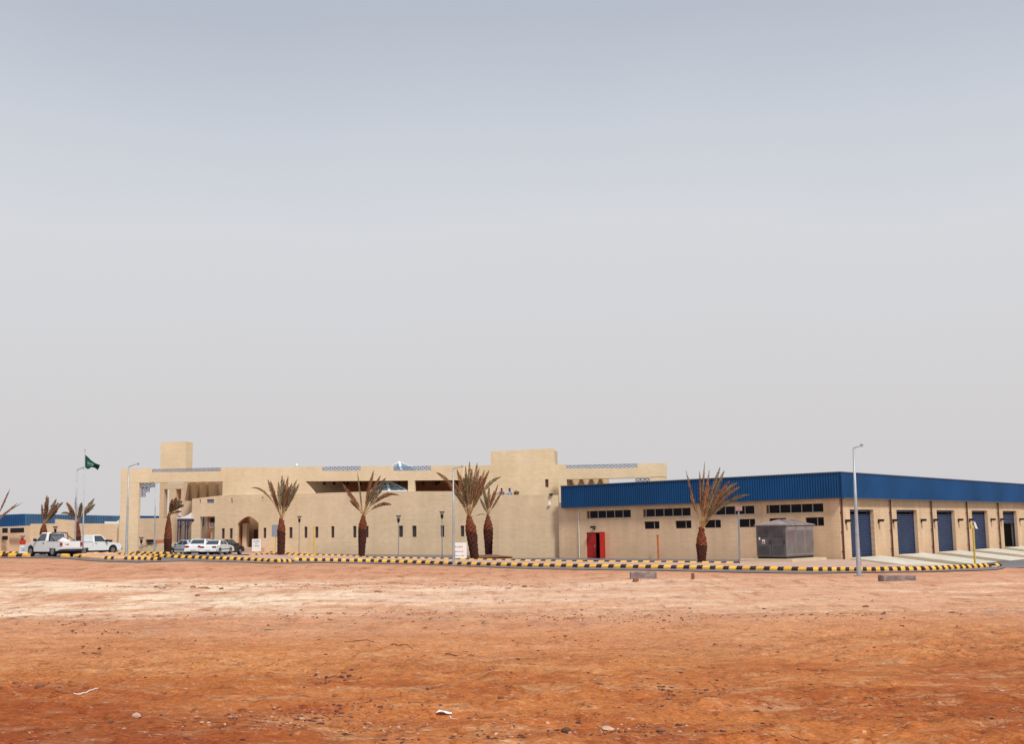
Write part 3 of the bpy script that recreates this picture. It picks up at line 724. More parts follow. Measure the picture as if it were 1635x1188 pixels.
o = fascia(PLF, -OH, FL_END, ZF0, ZF1, -OH, 'fascia', M['blue']); wpart(o, 'fascia_sheeting', M['blue'])
o = fascia(PRF, -OH, 52, ZF0, ZF1, -OH, 'fascia', M['blue']); wpart(o, 'fascia_sheeting', M['blue'])
mb = MB(); pbox(mb, PLF, -OH-.02, FL_END+.02, ZF1+.003, ZF1+.07, -OH-.04, -OH+.2); wpart(mb, 'coping', M['coping'])
mb = MB(); pbox(mb, PRF, -OH+.21, 52, ZF1+.003, ZF1+.07, -OH-.04, -OH+.2); wpart(mb, 'coping', M['coping'])
mb = MB(); pbox(mb, PLF, -OH+.12, FL_END, ZF0-.06, ZF0-.002, -OH+.02, -.001); wpart(mb, 'soffit', M['coping'])
mb = MB(); pbox(mb, PRF, .02, 52, ZF0-.06, ZF0-.002, -OH+.02, -.001); wpart(mb, 'soffit', M['coping'])
# end return of the fascia and the roof deck
mb = MB(); pbox(mb, PLF, FL_END-.06, FL_END, ZF0, ZF1, -OH+.125, 30); wpart(mb, 'fascia_return', M['blue'])
mb = MB()
c = [PLF.P(.0, 5.3, 0), PLF.P(FL_END-.1, 5.3, 0), PLF.P(FL_END-.1, 5.3, 50), PLF.P(.0, 5.3, 50)]
mb.add(c, [(0, 1, 2, 3)]); wpart(mb, 'roof_deck', M['roof'])
mb = MB(); pbox(mb, PLF, LEFT_S-.3, LEFT_S, -.6, 4.6, .301, 45); wpart(mb, 'end_wall', M['wall_r'])
# apron and dock ramps
mb = MB(); n = 12; vs_ = []
for i in range(53):
    for j in range(n+1):
        p = PRF.P(i*.98, 0, -.001-j*5.2/n); vs_.append((p.x, p.y, gz(p.x, p.y)+.06))
mb.add(vs_, [(i*(n+1)+j, (i+1)*(n+1)+j, (i+1)*(n+1)+j+1, i*(n+1)+j+1) for i in range(52) for j in range(n)])
tag(mb.build('dock_apron', M['apron'], smooth_=True, fix=False), 'sandy sloping strip in front of the roller doors', None, None, 'structure')
rl = ['first pale ramp, at the roller door nearest the warehouse corner', 'second pale concrete ramp from the warehouse corner', 'third pale concrete ramp from the corner, with the yellow pole before it', 'fourth pale concrete ramp from the warehouse corner', 'farthest pale ramp, leading to the half open roller door']
for k, s_ in enumerate(dock_s[:5]):
    a0, a1 = s_-.25, s_+DW+.9
    LN = 5.4
    prof = [(-.003, TH), (-LN, -.44), (-LN, -.8), (-.003, -.8)]
    mb = MB(); vs_ = [PRF.P(a0, 0, o1)+Vector((0, 0, z_)) for o1, z_ in prof]+[PRF.P(a1, 0, o1)+Vector((0, 0, z_)) for o1, z_ in prof]
    mb.add(vs_, [(0, 1, 2, 3), (7, 6, 5, 4), (0, 4, 5, 1), (1, 5, 6, 2), (2, 6, 7, 3), (3, 7, 4, 0)])
    tag(mb.build('loading_ramp', M['ramp']), rl[k], 'ramp', 'pale ramps at the roller doors')

# ================================================================== MAIN BUILDING
FO = Vector((0, 106, 0))
PF = Plane(FO, FS, FN)
def fp(x, y, off=0): return PF.px(x, y, off)
def fpoly(pts, off=0): return [fp(x, y, off) for x, y in pts]
hall = empty('main_hall', PF.P(0, 0), 0, 'long beige two storey hall with portal frames, arched doorway, slit windows and lattice openings', 'building')
bpy.context.view_layer.update()
HI = Matrix.Translation(hall.location).inverted()
def hpart(mb, name, m, parent=None, smooth_=False, label=None):
    o = mb.build(name, m, smooth_=smooth_)
    if parent is None: o.parent = hall; o.matrix_parent_inverse = HI
    else: o.parent = parent
    if label: o['label'] = label
    return o
def hhole(x0, x1, yt, yb, off=0):
    a, z1 = fp(x0, yt, off); b, _ = fp(x1, yt, off); _, z0 = fp((x0+x1)/2, yb, off)
    return hole(a, b, z0, z1)
def arch_hole(off):
    pts = [(379.5, 836.5), (383, 832.5), (387.5, 828.6), (392, 826), (396.5, 824.6), (401, 825.6), (405, 828), (409, 831.4), (413, 835.6)]
    sp_ = fpoly(pts, off); f = lerpf(sp_); z0 = fp(396, 874.5, off)[1]
    return (sp_[0][0], sp_[-1][0], lambda a: z0, f, [p[0] for p in sp_])
slits = [(354, 358.8, 844, 860.6), (366.8, 371.5, 844, 860.6), (420.7, 425.2, 843, 859.6), (462, 467, 842.2, 859.6), (486, 490.8, 841.4, 859.2), (503.3, 508.3, 841.2, 859.1), (528.9, 533.8, 840.6, 859), (563.7, 569, 840.2, 858.8), (584, 588.4, 840, 858.6), (636.9, 643.3, 839.7, 857.9), (658.2, 664.9, 839.7, 857.9), (703.5, 709.2, 839.6, 857.8), (735.5, 741.2, 839.6, 857), (754.3, 760, 839.6, 857.6)]
# front wall
holes = [hhole(*s_) for s_ in slits]+[arch_hole(0), hhole(319.6, 343.2, 825.3, 886)]
holes += [hhole(319, 320.6, 797.5, 803.6), hhole(330.5, 341.5, 797.5, 803.8), hhole(369, 371.5, 796, 803), hhole(417.8, 420.4, 793.5, 800.6)]
top = fpoly([(306.8, 796.8), (352, 791.5), (372, 790.2), (484, 788.8), (520, 787.2), (600, 784.8), (735, 784.6), (800, 790.4), (891, 790.8)])
b0, b1 = top[0][0], top[-1][0]
mb = MB(); wall(mb, PF, top, [(b0, -.5), (b1, -1.2)], holes, 0, .35)
hpart(mb, 'front_wall', M['wall_f'])
for x0, x1, yt, yb in slits:
    a, z1 = fp(x0, yt); b, _ = fp(x1, yt); z0 = fp((x0+x1)/2, yb)[1]
    mb = MB(); pbox(mb, PF, a, a+.03, z0, z1, .14, .2); pbox(mb, PF, b-.03, b, z0, z1, .14, .2); pbox(mb, PF, a+.03, b-.03, z1-.04, z1, .14, .2); pbox(mb, PF, a+.03, b-.03, z0, z0+.04, .14, .2)
    wn = hpart(mb, 'slit_window', M['darkframe'])
    mb = MB(); pbox(mb, PF, a+.031, b-.031, z0+.041, z1-.041, .155, .17); hpart(mb, 'pane', M['slit'], wn)
# arch niche
a0, zs = fp(379.5, 836.5); a1, _ = fp(413, 835.6); zb = fp(396, 874.5)[1]; zt = fp(396.5, 824)[1]
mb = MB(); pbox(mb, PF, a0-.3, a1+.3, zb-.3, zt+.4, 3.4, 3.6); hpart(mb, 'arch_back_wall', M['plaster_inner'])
mb = MB(); pbox(mb, PF, a1+.25, a1+.45, zb-.3, zt+.4, .36, 3.39); hpart(mb, 'arch_side_wall', M['shade_brown']); mb = MB(); pbox(mb, PF, a0-.45, a0-.25, zb-.3, zt+.4, .36, 3.39); hpart(mb, 'arch_side_wall', M['shade_brown'])
mb = MB(); q0 = fp(387, 850, 1.2)[0]; q1 = fp(393.5, 850, 1.2)[0]; pbox(mb, PF, q0, q1, zb-.3, fp(390, 836, 1.2)[1], 1.2, 1.9); hpart(mb, 'arch_pier', M['plaster'])
mb = MB(); pbox(mb, PF, a0-.2, a1+.2, zb-.5, zb-.01, .36, 3.39); hpart(mb, 'arch_floor', M['paving'])
mb = MB(); pbox(mb, PF, a0-.6, a1+.6, zb-.5, zb-.02, -1.2, -.002); hpart(mb, 'entrance_steps', M['paving'])
mb = MB(); pbox(mb, PF, fp(405.5, 850, 3.3)[0], fp(411, 850, 3.3)[0], zb, fp(405, 846, 3.3)[1], 3.3, 3.38); hpart(mb, 'arch_door', M['darkframe'])
# square doorway with glazed side and medallion column
a0, z1 = fp(319.6, 825.3); a1, _ = fp(343.2, 825.3); zb = .0
mb = MB(); pbox(mb, PF, a0-.4, a1+.4, zb, z1+.3, 2.4, 2.5); hpart(mb, 'porch_back_wall', M['shade_brown'])
mb = MB(); pbox(mb, PF, fp(336.5, 850, .9)[0], a1+.35, zb, fp(340, 842, .9)[1], .9, 2.39); hpart(mb, 'porch_pier', M['plaster'])
mb = MB(); pbox(mb, PF, a0+.02, fp(325.5, 830, .5)[0], fp(322, 841, .5)[1], z1-.02, .5, .56); hpart(mb, 'side_panel', M['lattice_d'])
c0 = PF.P(*fp(338.8, 838.2, .7), .7)
mb = MB(); ring = []; 
for k in range(17):
    an = 2*math.pi*k/16; ring.append(c0+FS*math.cos(an)*.30+Vector((0, 0, math.sin(an)*.30)))
mb.tube(ring, .06, 6); 
for k in range(3):
    an = math.pi*k/3; dv = FS*math.cos(an)*.28+Vector((0, 0, math.sin(an)*.28)); mb.bar(c0-dv, c0+dv, .04)
hpart(mb, 'round_medallion', M['white'])
mb = MB(); pbox(mb, PF, fp(335.6, 830, .6)[0], fp(343, 830, .6)[0], fp(340, 834.5, .6)[1], fp(340, 827.5, .6)[1], .6, .75); hpart(mb, 'porch_lantern', M['black'])
# small openings: lattice and slits
def lattice(x0, x1, yt, yb, off, ncell, name='lattice', m='lattice', th=.05, label=None, w_=.065):
    a, zt = fp(x0, yt, off); b, _ = fp(x1, yt, off); zb = fp((x0+x1)/2, yb, off)[1]; zt = fp((x0+x1)/2, yt, off)[1]
    mb = MB(); P = lambda s_, z_: PF.P(s_, z_, off)
    pbox(mb, PF, a, b, zb, zb+w_, off, off+th); pbox(mb, PF, a, b, zt-w_, zt, off, off+th)
    for k in range(ncell+1):
        q = a+(b-a)*k/ncell; pbox(mb, PF, q-w_/2.4, q+w_/2.4, zb+w_, zt-w_, off+.003, off+th-.003)
    for k in range(ncell):
        q0 = a+(b-a)*k/ncell; q1 = a+(b-a)*(k+1)/ncell; zz0, zz1 = zb+w_, zt-w_
        mb.bar(PF.P(q0, zz0, off+th*.3), PF.P(q1, zz1, off+th*.3), .05, .02, up=FN); mb.bar(PF.P(q0, zz1, off+th*.7), PF.P(q1, zz0, off+th*.7), .05, .02, up=FN)
        cx, cz = (q0+q1)/2, (zz0+zz1)/2; r_ = min(q1-q0, zz1-zz0)*.24
        mb.tube([PF.P(cx+math.cos(t_)*r_, cz+math.sin(t_)*r_, off+th/2) for t_ in [2*math.pi*j/8 for j in range(9)]], .022, 4)
    return hpart(mb, name, M[m], None, label=label)
lattice(330.5, 341.5, 797.5, 803.8, .1, 3)
for x0, x1, yt, yb in ((319, 320.6, 797.5, 803.6), (369, 371.5, 796, 803), (417.8, 420.4, 793.5, 800.6)):
    a, z1 = fp(x0, yt); b, _ = fp(x1, yt); z0 = fp((x0+x1)/2, yb)[1]
    mb = MB(); pbox(mb, PF, a+.002, b-.002, z0+.002, z1-.002, .2, .22); hpart(mb, 'small_window', M['slit'])
# upper wall band with notched parapet and deep terrace opening
OU = .10
ptop = [(193.2, 749.2), (239.9, 748), (240, 754.2), (352.4, 753.2), (352.5, 747), (513.5, 745.2), (513.6, 752.2), (575.5, 751.8), (575.6, 744.6), (627.4, 744.3), (627.5, 752), (688, 751.5), (688.1, 744), (737, 743.6)]
# portal beam + band : front plane off 0 for the portal (x<355), OU for the rest
mb = MB()
wall(mb, PF, fpoly([p for p in ptop if p[0] <= 352.4]+[(352.5, 747), (356, 747)]), fpoly([(193.2, 771), (222.3, 771), (356, 769.2)]), [], 0, 1.0)
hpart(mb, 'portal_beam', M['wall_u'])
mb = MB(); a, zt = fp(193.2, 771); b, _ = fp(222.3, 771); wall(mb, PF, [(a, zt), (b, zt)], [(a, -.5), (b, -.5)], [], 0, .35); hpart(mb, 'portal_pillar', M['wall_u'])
band_top = fpoly([(356, 747), (513.5, 745.2), (513.6, 752.2), (575.5, 751.8), (575.6, 744.6), (627.4, 744.3), (627.5, 752), (688, 751.5), (688.1, 744), (737, 743.6)], OU)
zl = lambda x, y: fp(x, y, OU)
s_a, s_b = zl(488, 768.5)[0], zl(737, 768)[0]
tf = lerpf(fpoly([(488, 768.8), (737, 766.8)], OU))
bf = lerpf(fpoly([(486, 786), (503, 789), (737, 788)], OU))
col0, col1 = zl(651.5, 770)[0], zl(662, 770)[0]
sb1 = zl(503, 788)[0]
lowf = lerpf([(s_a, tf(s_a)-.02), (sb1, bf(sb1)), (s_b, bf(s_b))])
holes = [(s_a, col0, lowf, tf, [sb1]), (col1, s_b-.02, lowf, tf)]
mb = MB(); wall(mb, PF, band_top, fpoly([(356, 800), (737, 800)], OU), holes, OU, .4)
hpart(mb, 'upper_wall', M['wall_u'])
zt_, zb_ = tf(s_a)+.05, bf(s_b)-.4
mb = MB(); pbox(mb, PF, s_a-.5, s_b+.3, zb_-.6, zt_+.7, 4.4, 4.6); hpart(mb, 'terrace_back_wall', M['shade_brown'])  # reddish brown shade of the recess painted on its back wall
mb = MB(); pbox(mb, PF, s_a-.5, s_b+.3, tf(s_a)+.02, tf(s_a)+.25, OU+.41, 4.39); hpart(mb, 'terrace_soffit', M['plaster'])
# canted left jamb of the terrace
mb = MB(); p0 = PF.P(s_a, zt_, OU+.405); p1 = PF.P(fp(552, 770, 4.38)[0], zt_, 4.38)
mb.hexa([Vector((p0.x, p0.y, zb_-.2)), Vector((p1.x, p1.y, zb_-.2)), Vector((p1.x-.3, p1.y, zb_-.2)), Vector((p0.x-.3, p0.y, zb_-.2)), p0, p1, p1-FS*.3, p0-FS*.3]); hpart(mb, 'terrace_jamb', M['plaster'])
# spotlights under the soffit
for x, y_ in ((518, 771.2), (534, 771.5), (549.5, 770.5), (555, 772), (575.5, 772.3), (638, 771), (676, 771.5), (697, 772), (700.5, 769.5)):
    s_, z_ = fp(x, y_, OU+.9); mb = MB(); c = PF.P(s_, z_, OU+.9)
    mb.tube([c+Vector((0, 0, .32)), c+Vector((0, 0, .1))], .03, 6); mb.tube([c+Vector((0, 0, .12)), c+Vector((0, 0, .0))-FN*.05, c+Vector((0, 0, -.12))-FN*.1], [.06, .14, .16], 8)
    hpart(mb, 'spot_lamp', M['black'])
# parapet lattices
lattice(240.2, 352.3, 748.2, 753.6, .35, 17, 'parapet_lattice', w_=.05)
lattice(513.7, 575.4, 745.2, 752, OU+.2, 9, 'parapet_lattice', w_=.05)
lattice(627.6, 687.9, 744.8, 751.8, OU+.2, 9, 'parapet_lattice', w_=.05)
# right hand block of the upper storey, set back behind the workers' terrace
OB = 3.2
holes = [hhole(870.3, 875.6, 765.6, 778.3, OB)]
mb = MB(); t_ = fpoly([(732, 743.8), (783.6, 743.2), (783.7, 721), (884.3, 715.8), (884.4, 742.2), (892, 742)], OB)
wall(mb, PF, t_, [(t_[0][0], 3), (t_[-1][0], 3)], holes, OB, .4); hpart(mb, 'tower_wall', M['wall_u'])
mb = MB(); a, b = fp(783.8, 730, OB)[0], fp(884.2, 730, OB)[0]; z0, z1 = 7.5, fp(784, 721.5, OB)[1]
pbox(mb, PF, a, b, z0, z1, OB+.41, OB+2.2); hpart(mb, 'tower_body', M['plaster'])
mb = MB(); a, z1 = fp(870.4, 765.7, OB); b, _ = fp(875.5, 765.7, OB); z0 = fp(873, 778.2, OB)[1]; pbox(mb, PF, a, b, z0, z1, OB+.12, OB+.16); hpart(mb, 'small_window', M['darkframe'])
# terrace floor
mb = MB(); pbox(mb, PF, b0+2, b1, 4.2, 4.35, .36, OB-.001 if False else 4.0); 
zfl = fp(800, 790.4)[1]-1.12
mb = MB(); pbox(mb, PF, fp(735, 790)[0], b1, zfl-.2, zfl, .36, OB-.01); hpart(mb, 'terrace_floor', M['roof'])
# lower annex wall in front, joined to the warehouse end
AO = -11.0
t_ = fpoly([(796, 808.6), (893.5, 808.2)], AO)
mb = MB(); wall(mb, PF, t_, [(t_[0][0], -1), (t_[-1][0], -1)], [], AO, .35); hpart(mb, 'annex_wall', M['wall_f'])
mb = MB(); pbox(mb, PF, t_[0][0], t_[0][0]+.35, -1, t_[0][1]-.02, AO+.351, -.01); hpart(mb, 'annex_side_wall', M['wall_f'])
mb = MB(); pbox(mb, PF, t_[0][0]+.36, t_[-1][0], t_[0][1]-.4, t_[0][1]-.2, AO+.351, -.01); hpart(mb, 'annex_roof', M['roof'])
# small fittings on the annex
p = fp(877.5, 803.5, AO); mb = MB(); c = PF.P(*p, AO-.1); mb.tube([c-Vector((0, 0, .12)), c+Vector((0, 0, .12))], [.13, .09], 8); hpart(mb, 'floodlight', M['white'])
p = fp(879.8, 790.2, -.1); mb = MB(); pbox(mb, PF, p[0]-.15, p[0]+.15, p[1]-.06, p[1]+.1, -.2, -.01); hpart(mb, 'roof_bracket', M['trim'])
# right portal wing
OW = 1.0
mb = MB(); t_ = fpoly([(892, 742), (902.8, 741.9), (902.9, 748.5), (1017.6, 747.2), (1017.7, 740.6), (1063, 740)], OW)
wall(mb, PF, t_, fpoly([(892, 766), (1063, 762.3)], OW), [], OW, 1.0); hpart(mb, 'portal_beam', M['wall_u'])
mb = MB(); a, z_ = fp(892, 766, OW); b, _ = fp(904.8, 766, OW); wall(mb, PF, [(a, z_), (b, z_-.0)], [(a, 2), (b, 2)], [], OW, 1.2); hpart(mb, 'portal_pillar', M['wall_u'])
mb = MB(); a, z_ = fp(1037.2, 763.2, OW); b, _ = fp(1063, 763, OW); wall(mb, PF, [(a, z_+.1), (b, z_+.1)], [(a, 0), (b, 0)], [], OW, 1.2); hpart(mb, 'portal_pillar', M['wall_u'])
lattice(903.1, 1017.5, 741.8, 748.0, OW+.3, 17, 'parapet_lattice', w_=.05)
lattice(1015, 1036.8, 764.5, 774, OW+.3, 3, 'corner_lattice', 'lattice')
# back wall and raking fins in the right wing
mb = MB(); a, z_ = fp(903, 768, OW+3); b, _ = fp(972, 768, OW+3); pbox(mb, PF, a, b, 3, z_+.6, OW+3, OW+3.3); hpart(mb, 'wing_back_wall', M['plaster'])
for x in (907, 924, 940, 955):
    s_, z_ = fp(x, 767, OW+1.4); s2, z2 = fp(x+5.5, 783, OW+1.4); mb = MB()
    mb.hexa([PF.P(s2, z2, OW+1.2), PF.P(s2+.28, z2, OW+1.2), PF.P(s2+.28, z2, OW+2.99), PF.P(s2, z2, OW+2.99), PF.P(s_, z_+.4, OW+1.2), PF.P(s_+.28, z_+.4, OW+1.2), PF.P(s_+.28, z_+.4, OW+2.99), PF.P(s_, z_+.4, OW+2.99)])
    hpart(mb, 'raking_fin', M['plaster_inner'])
# left portal: court walls behind
mb = MB(); a, z_ = fp(293.5, 770, 4.2); b, _ = fp(357, 770, 4.2); t_ = [(a, z_+1.2), (b, z_+1.2)]
wall(mb, PF, t_, [(a, -.5), (b, -.5)], [], 4.2, .3); hpart(mb, 'court_wall', M['plaster'])
for x in (307.5, 321, 335.5, 352):
    s_, z_ = fp(x, 770, 2.4); s2, z2 = fp(x-6.5, 800, 2.4); mb = MB()
    mb.hexa([PF.P(s2, z2, 1.6), PF.P(s2+.28, z2, 1.6), PF.P(s2+.28, z2, 4.19), PF.P(s2, z2, 4.19), PF.P(s_, z_+.4, 1.6), PF.P(s_+.28, z_+.4, 1.6), PF.P(s_+.28, z_+.4, 4.19), PF.P(s_, z_+.4, 4.19)])
    hpart(mb, 'raking_fin', M['plaster_inner'])
# rear portal seen through the opening
OR_ = 16.0
mb = MB()
def rbox(x0, x1, yt, yb, name='rear_frame', o0=OR_, th=.8):
    a, z1 = fp(x0, yt, o0); b, _ = fp(x1, yt, o0); z0 = fp(x0, yb, o0)[1]; pbox(mb, PF, a, b, z0, z1, o0, o0+th)
rbox(255.5, 262.5, 771, 884); rbox(262.5, 293.5, 772.5, 781.5); rbox(270.3, 281, 781.5, 884); rbox(289.5, 293.5, 781.5, 884, th=.4); hpart(mb, 'rear_frame', M['wall_f'])
mb = MB(); rbox(281, 289.5, 781.6, 797, o0=OR_+.8, th=.2); hpart(mb, 'rear_grille', M['plaster_inner'])
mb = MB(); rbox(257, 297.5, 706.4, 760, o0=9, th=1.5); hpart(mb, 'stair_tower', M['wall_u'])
# lattice corner brackets in the left portal
lattice(222.4, 246.5, 771.8, 778.8, .4, 4, 'corner_lattice', 'lattice'); lattice(222.4, 238.5, 779, 786.2, .4, 3, 'corner_lattice', 'lattice'); lattice(222.4, 232, 786.4, 793.8, .4, 2, 'corner_lattice', 'lattice')
# court wall below, garage opening and ramp parapet
OC = 7.0
hs_ = [hhole(232.3, 245.3, 861.8, 869.5, OC)]
mb = MB(); t_ = fpoly([(190, 829), (223, 829), (224, 827.8), (301, 827.6)], OC); wall(mb, PF, t_, [(t_[0][0], -1), (t_[-1][0], -1)], [(hs_[0][0], hs_[0][1], lambda a: -.9, hs_[0][3])], OC, .35); hpart(mb, 'yard_wall', M['wall_f'])
mb = MB(); a, z_ = fp(231, 860, OC+2.4); b, _ = fp(247, 860, OC+2.4); pbox(mb, PF, a-.5, b+.5, -1, z_+.5, OC+2.4, OC+2.6); hpart(mb, 'garage_back_wall', M['void'])
mb = MB(); a, z1 = fp(245.6, 862.3, OC-.06); b, _ = fp(270, 862.3, OC-.06); z0 = fp(250, 880, OC-.06)[1]; pbox(mb, PF, a, b, z0, z1, OC-.05, OC-.002); hpart(mb, 'shade_panel', M['shade_brown'])  # brown slab stands in for the shaded wall beside the garage
mb = MB(); t_ = fpoly([(213, 876), (235, 870.5), (262, 867.2), (300, 866.5)], 2.0); wall(mb, PF, t_, [(t_[0][0], -.6), (t_[-1][0], -.6)], [], 2.0, .3); hpart(mb, 'ramp_parapet', M['wall_f'])
mb = MB()
for a_, b_ in (((213, 874), (235, 868.2)), ((235, 868.2), (250, 865.8))):
    mb.bar(PF.P(*fp(*a_, 1.9), 1.9), PF.P(*fp(*b_, 1.9), 1.9), .04)
for x, yt, yb in ((214, 873.8, 877), (221, 872, 876), (228, 870, 874), (235, 868.2, 872), (243, 867, 871), (250, 865.8, 870)): mb.bar(PF.P(*fp(x, yt, 1.9), 1.9), PF.P(*fp(x, yb, 1.9), 1.9), .04)
hpart(mb, 'handrail', M['galv_d'])
# main roof deck (seen only from elsewhere) and back walls, closing the volume
mb = MB(); pbox(mb, PF, fp(356, 750, OU)[0], fp(892, 750, OU)[0], 7.0, 7.15, 4.7, 24); hpart(mb, 'roof_deck', M['roof'])
mb = MB(); pbox(mb, PF, fp(357, 750, OU)[0], fp(892, 750, OU)[0], -.5, 7.0, 23.7, 24); hpart(mb, 'rear_wall', M['plaster'])
# skylights
def skylight(name, apex, bl, br, off, depth, dz=.0):
    A = PF.P(*fp(*apex, off+depth/2), off+depth/2); Lf = PF.P(*fp(*bl, off), off); Rf = PF.P(*fp(*br, off), off)
    Lf.z = Rf.z = min(Lf.z, Rf.z)
    Lb = Lf+FN*depth; Rb = Rf+FN*depth
    mb = MB(); mb.add([Lf, Rf, Rb, Lb, A], [(0, 1, 4), (1, 2, 4), (2, 3, 4), (3, 0, 4), (3, 2, 1, 0)])
    o = hpart(mb, name, M['skyglass'])
    mb = MB()
    for c in (Lf, Rf, Lb, Rb): mb.bar(c, A, .08, .06)
    mb.bar(Lf, Rf, .12); mb.bar((Lf+Rf)/2, A, .06, .05)
    for k in (1, 2, 3):
        t_ = k/4; l = Lf.lerp(A, t_); r = Rf.lerp(A, t_)
        if k < 4: mb.bar(l, r, .03, .03)
    for k in (1, 4):
        b_ = Lf.lerp(Rf, k/5); mb.bar(b_, A, .03, .03)
    hpart(mb, 'glazing_bar', M['skybar'], o)
    # broad white hip facing the viewer
    mb = MB(); mb.bar(Lf.lerp(Rf, .52)-FN*.05, A-FN*.05, .22, .08); hpart(mb, 'white_rib', M['skybar'], o)
skylight('skylight', (617.6, 766.5), (590, 784.2), (652, 784.0), .4, 2.6)
skylight('skylight', (637.4, 737.2), (612, 753.5), (670, 753), 5.5, 6)
mb = MB(); c = PF.P(*fp(473.8, 743.5, 2), 2); mb.tube([c-Vector((0, 0, .5)), c, c+Vector((0, 0, .22))], [.04, .16, .02], 8); hpart(mb, 'roof_vent', M['white'])

# ================================================================== transformer kiosk
kd = on_ground(1256.8, 895.5); D0 = 74.6
kc = at_y(1256.8, 893, D0); kc.z = .28
PK = Plane(kc, SL, -NL); PK2 = Plane(kc, SR, -NR)
kl = PK.px(1207.5, 860)[0]; kr = PK2.px(1299.2, 860)[0]; kh = 2.50
kiosk = empty('transformer_kiosk', kc, 0, 'grey steel transformer kiosk with low hipped roof on a sandy plinth by the warehouse', 'transformer kiosk')
bpy.context.view_layer.update(); KI = Matrix.Translation(kc).inverted()
def kpart(mb, name, m, parent=None, label=None):
    o = mb.build(name, m)
    if parent is None: o.parent = kiosk; o.matrix_parent_inverse = KI
    else: o.parent = parent
    if label: o['label'] = label
    return o
def kp(a, b, z): p = kc+SL*a+SR*b; return Vector((p.x, p.y, z))
def kbox(mb, a0, a1, b0, b1, z0, z1, m=None): mb.hexa([kp(a0, b0, z0), kp(a1, b0, z0), kp(a1, b1, z0), kp(a0, b1, z0), kp(a0, b0, z1), kp(a1, b0, z1), kp(a1, b1, z1), kp(a0, b1, z1)], m)
mb = MB(); kbox(mb, -.7, kl+.5, -.7, kr+.3, -.4, .28); kpart(mb, 'plinth', M['plinth'])
mb = MB(); kbox(mb, .05, kl-.05, .05, kr-.05, .281, .42); kpart(mb, 'skid_base', M['trim'])
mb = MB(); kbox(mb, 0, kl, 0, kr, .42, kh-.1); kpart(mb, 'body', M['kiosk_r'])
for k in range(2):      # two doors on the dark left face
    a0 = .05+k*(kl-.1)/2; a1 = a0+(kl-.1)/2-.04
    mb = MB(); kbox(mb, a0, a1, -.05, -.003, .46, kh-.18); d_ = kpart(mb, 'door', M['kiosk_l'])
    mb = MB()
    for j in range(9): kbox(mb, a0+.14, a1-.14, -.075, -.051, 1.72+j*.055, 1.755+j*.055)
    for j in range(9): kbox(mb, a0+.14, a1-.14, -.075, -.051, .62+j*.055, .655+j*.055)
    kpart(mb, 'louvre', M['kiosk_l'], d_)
    if k == 1:
        mb = MB(); kbox(mb, a0+.42, a0+.62, -.06, -.052, 1.25, 1.50); kpart(mb, 'warning_plate', M['white'], d_)
        mb = MB(); kbox(mb, a0+.45, a0+.59, -.066, -.0605, 1.28, 1.40); kpart(mb, 'warning_mark', M['redink'], d_)
        mb = MB(); kbox(mb, a1-.22, a1-.12, -.06, -.052, 1.48, 1.66); kpart(mb, 'white_tag', M['white'], d_)
    mb = MB(); kbox(mb, a0+.05, a0+.10, -.10, -.052, 1.25, 1.42); kpart(mb, 'handle', M['trim'], d_)
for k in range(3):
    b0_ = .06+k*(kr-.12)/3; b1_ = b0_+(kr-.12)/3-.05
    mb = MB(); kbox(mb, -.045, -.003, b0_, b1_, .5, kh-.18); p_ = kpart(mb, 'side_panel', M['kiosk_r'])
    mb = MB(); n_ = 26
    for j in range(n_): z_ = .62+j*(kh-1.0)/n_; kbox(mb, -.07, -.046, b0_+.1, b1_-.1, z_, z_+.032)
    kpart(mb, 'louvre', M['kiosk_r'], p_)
mb = MB(); e = .10; z0 = kh-.1; zr = 2.78
c = [kp(-e, -e, z0), kp(kl+e, -e, z0), kp(kl+e, kr+e, z0), kp(-e, kr+e, z0)]; c2 = [v+Vector((0, 0, .05)) for v in c]
r0 = kp(kl/2, kl/2, zr); r1 = kp(kl/2, kr-kl/2, zr)
mb.add(c+c2+[r0, r1], [(3, 2, 1, 0), (0, 1, 5, 4), (1, 2, 6, 5), (2, 3, 7, 6), (3, 0, 4, 7), (4, 5, 8), (5, 6, 9, 8), (6, 7, 9), (7, 4, 8, 9)]); kpart(mb, 'roof', M['kroof'])
mb = MB()
for k in range(1, 6):
    b_ = -e+(kr+2*e)*k/6; t_ = kp(kl/2, min(max(b_, kl/2), kr-kl/2), zr+.01); mb.bar(kp(-e, b_, z0+.06), t_, .05, .04)
kpart(mb, 'roof_seam', M['kiosk_r'])

# ================================================================== far left: second warehouse and compound walls
SA = Vector((math.cos(R(14)), -math.sin(R(14)), 0))
blue2 = empty('far_warehouse', (0, 0, 0), 0, 'distant blue fascia warehouse at the far left behind the palms', 'warehouse')
def bl(x0, x1, yt0, yt1, yb0, yb1, Y0, Y1, th, name, m, rib=0, parent=blue2):
    """slab between two image columns at given distances, real thickness"""
    A = at_y(x0, yt0, Y0); B = at_y(x1, yt1, Y1); C_ = at_y(x1, yb1, Y1); D_ = at_y(x0, yb0, Y0)
    n_ = Vector((-(B-A).y, (B-A).x, 0)).normalized()*th
    mb = MB()
    if rib:
        k = int((B-A).length/rib)
        for i in range(k):
            f0, f1 = i/k, (i+.6)/k; f2 = (i+1)/k
            for g0, g1, o_ in ((f0, f1, 0), (f1, f2, .06)):
                nn = n_.normalized()*o_
                a, b, c, d = A.lerp(B, g0)+nn, A.lerp(B, g1)+nn, D_.lerp(C_, g1)+nn, D_.lerp(C_, g0)+nn
                mb.hexa([d, c, c+n_, d+n_, a, b, b+n_, a+n_])
    else: mb.hexa([D_, C_, C_+n_, D_+n_, A, B, B+n_, A+n_])
    return mb.build(name, m, parent)
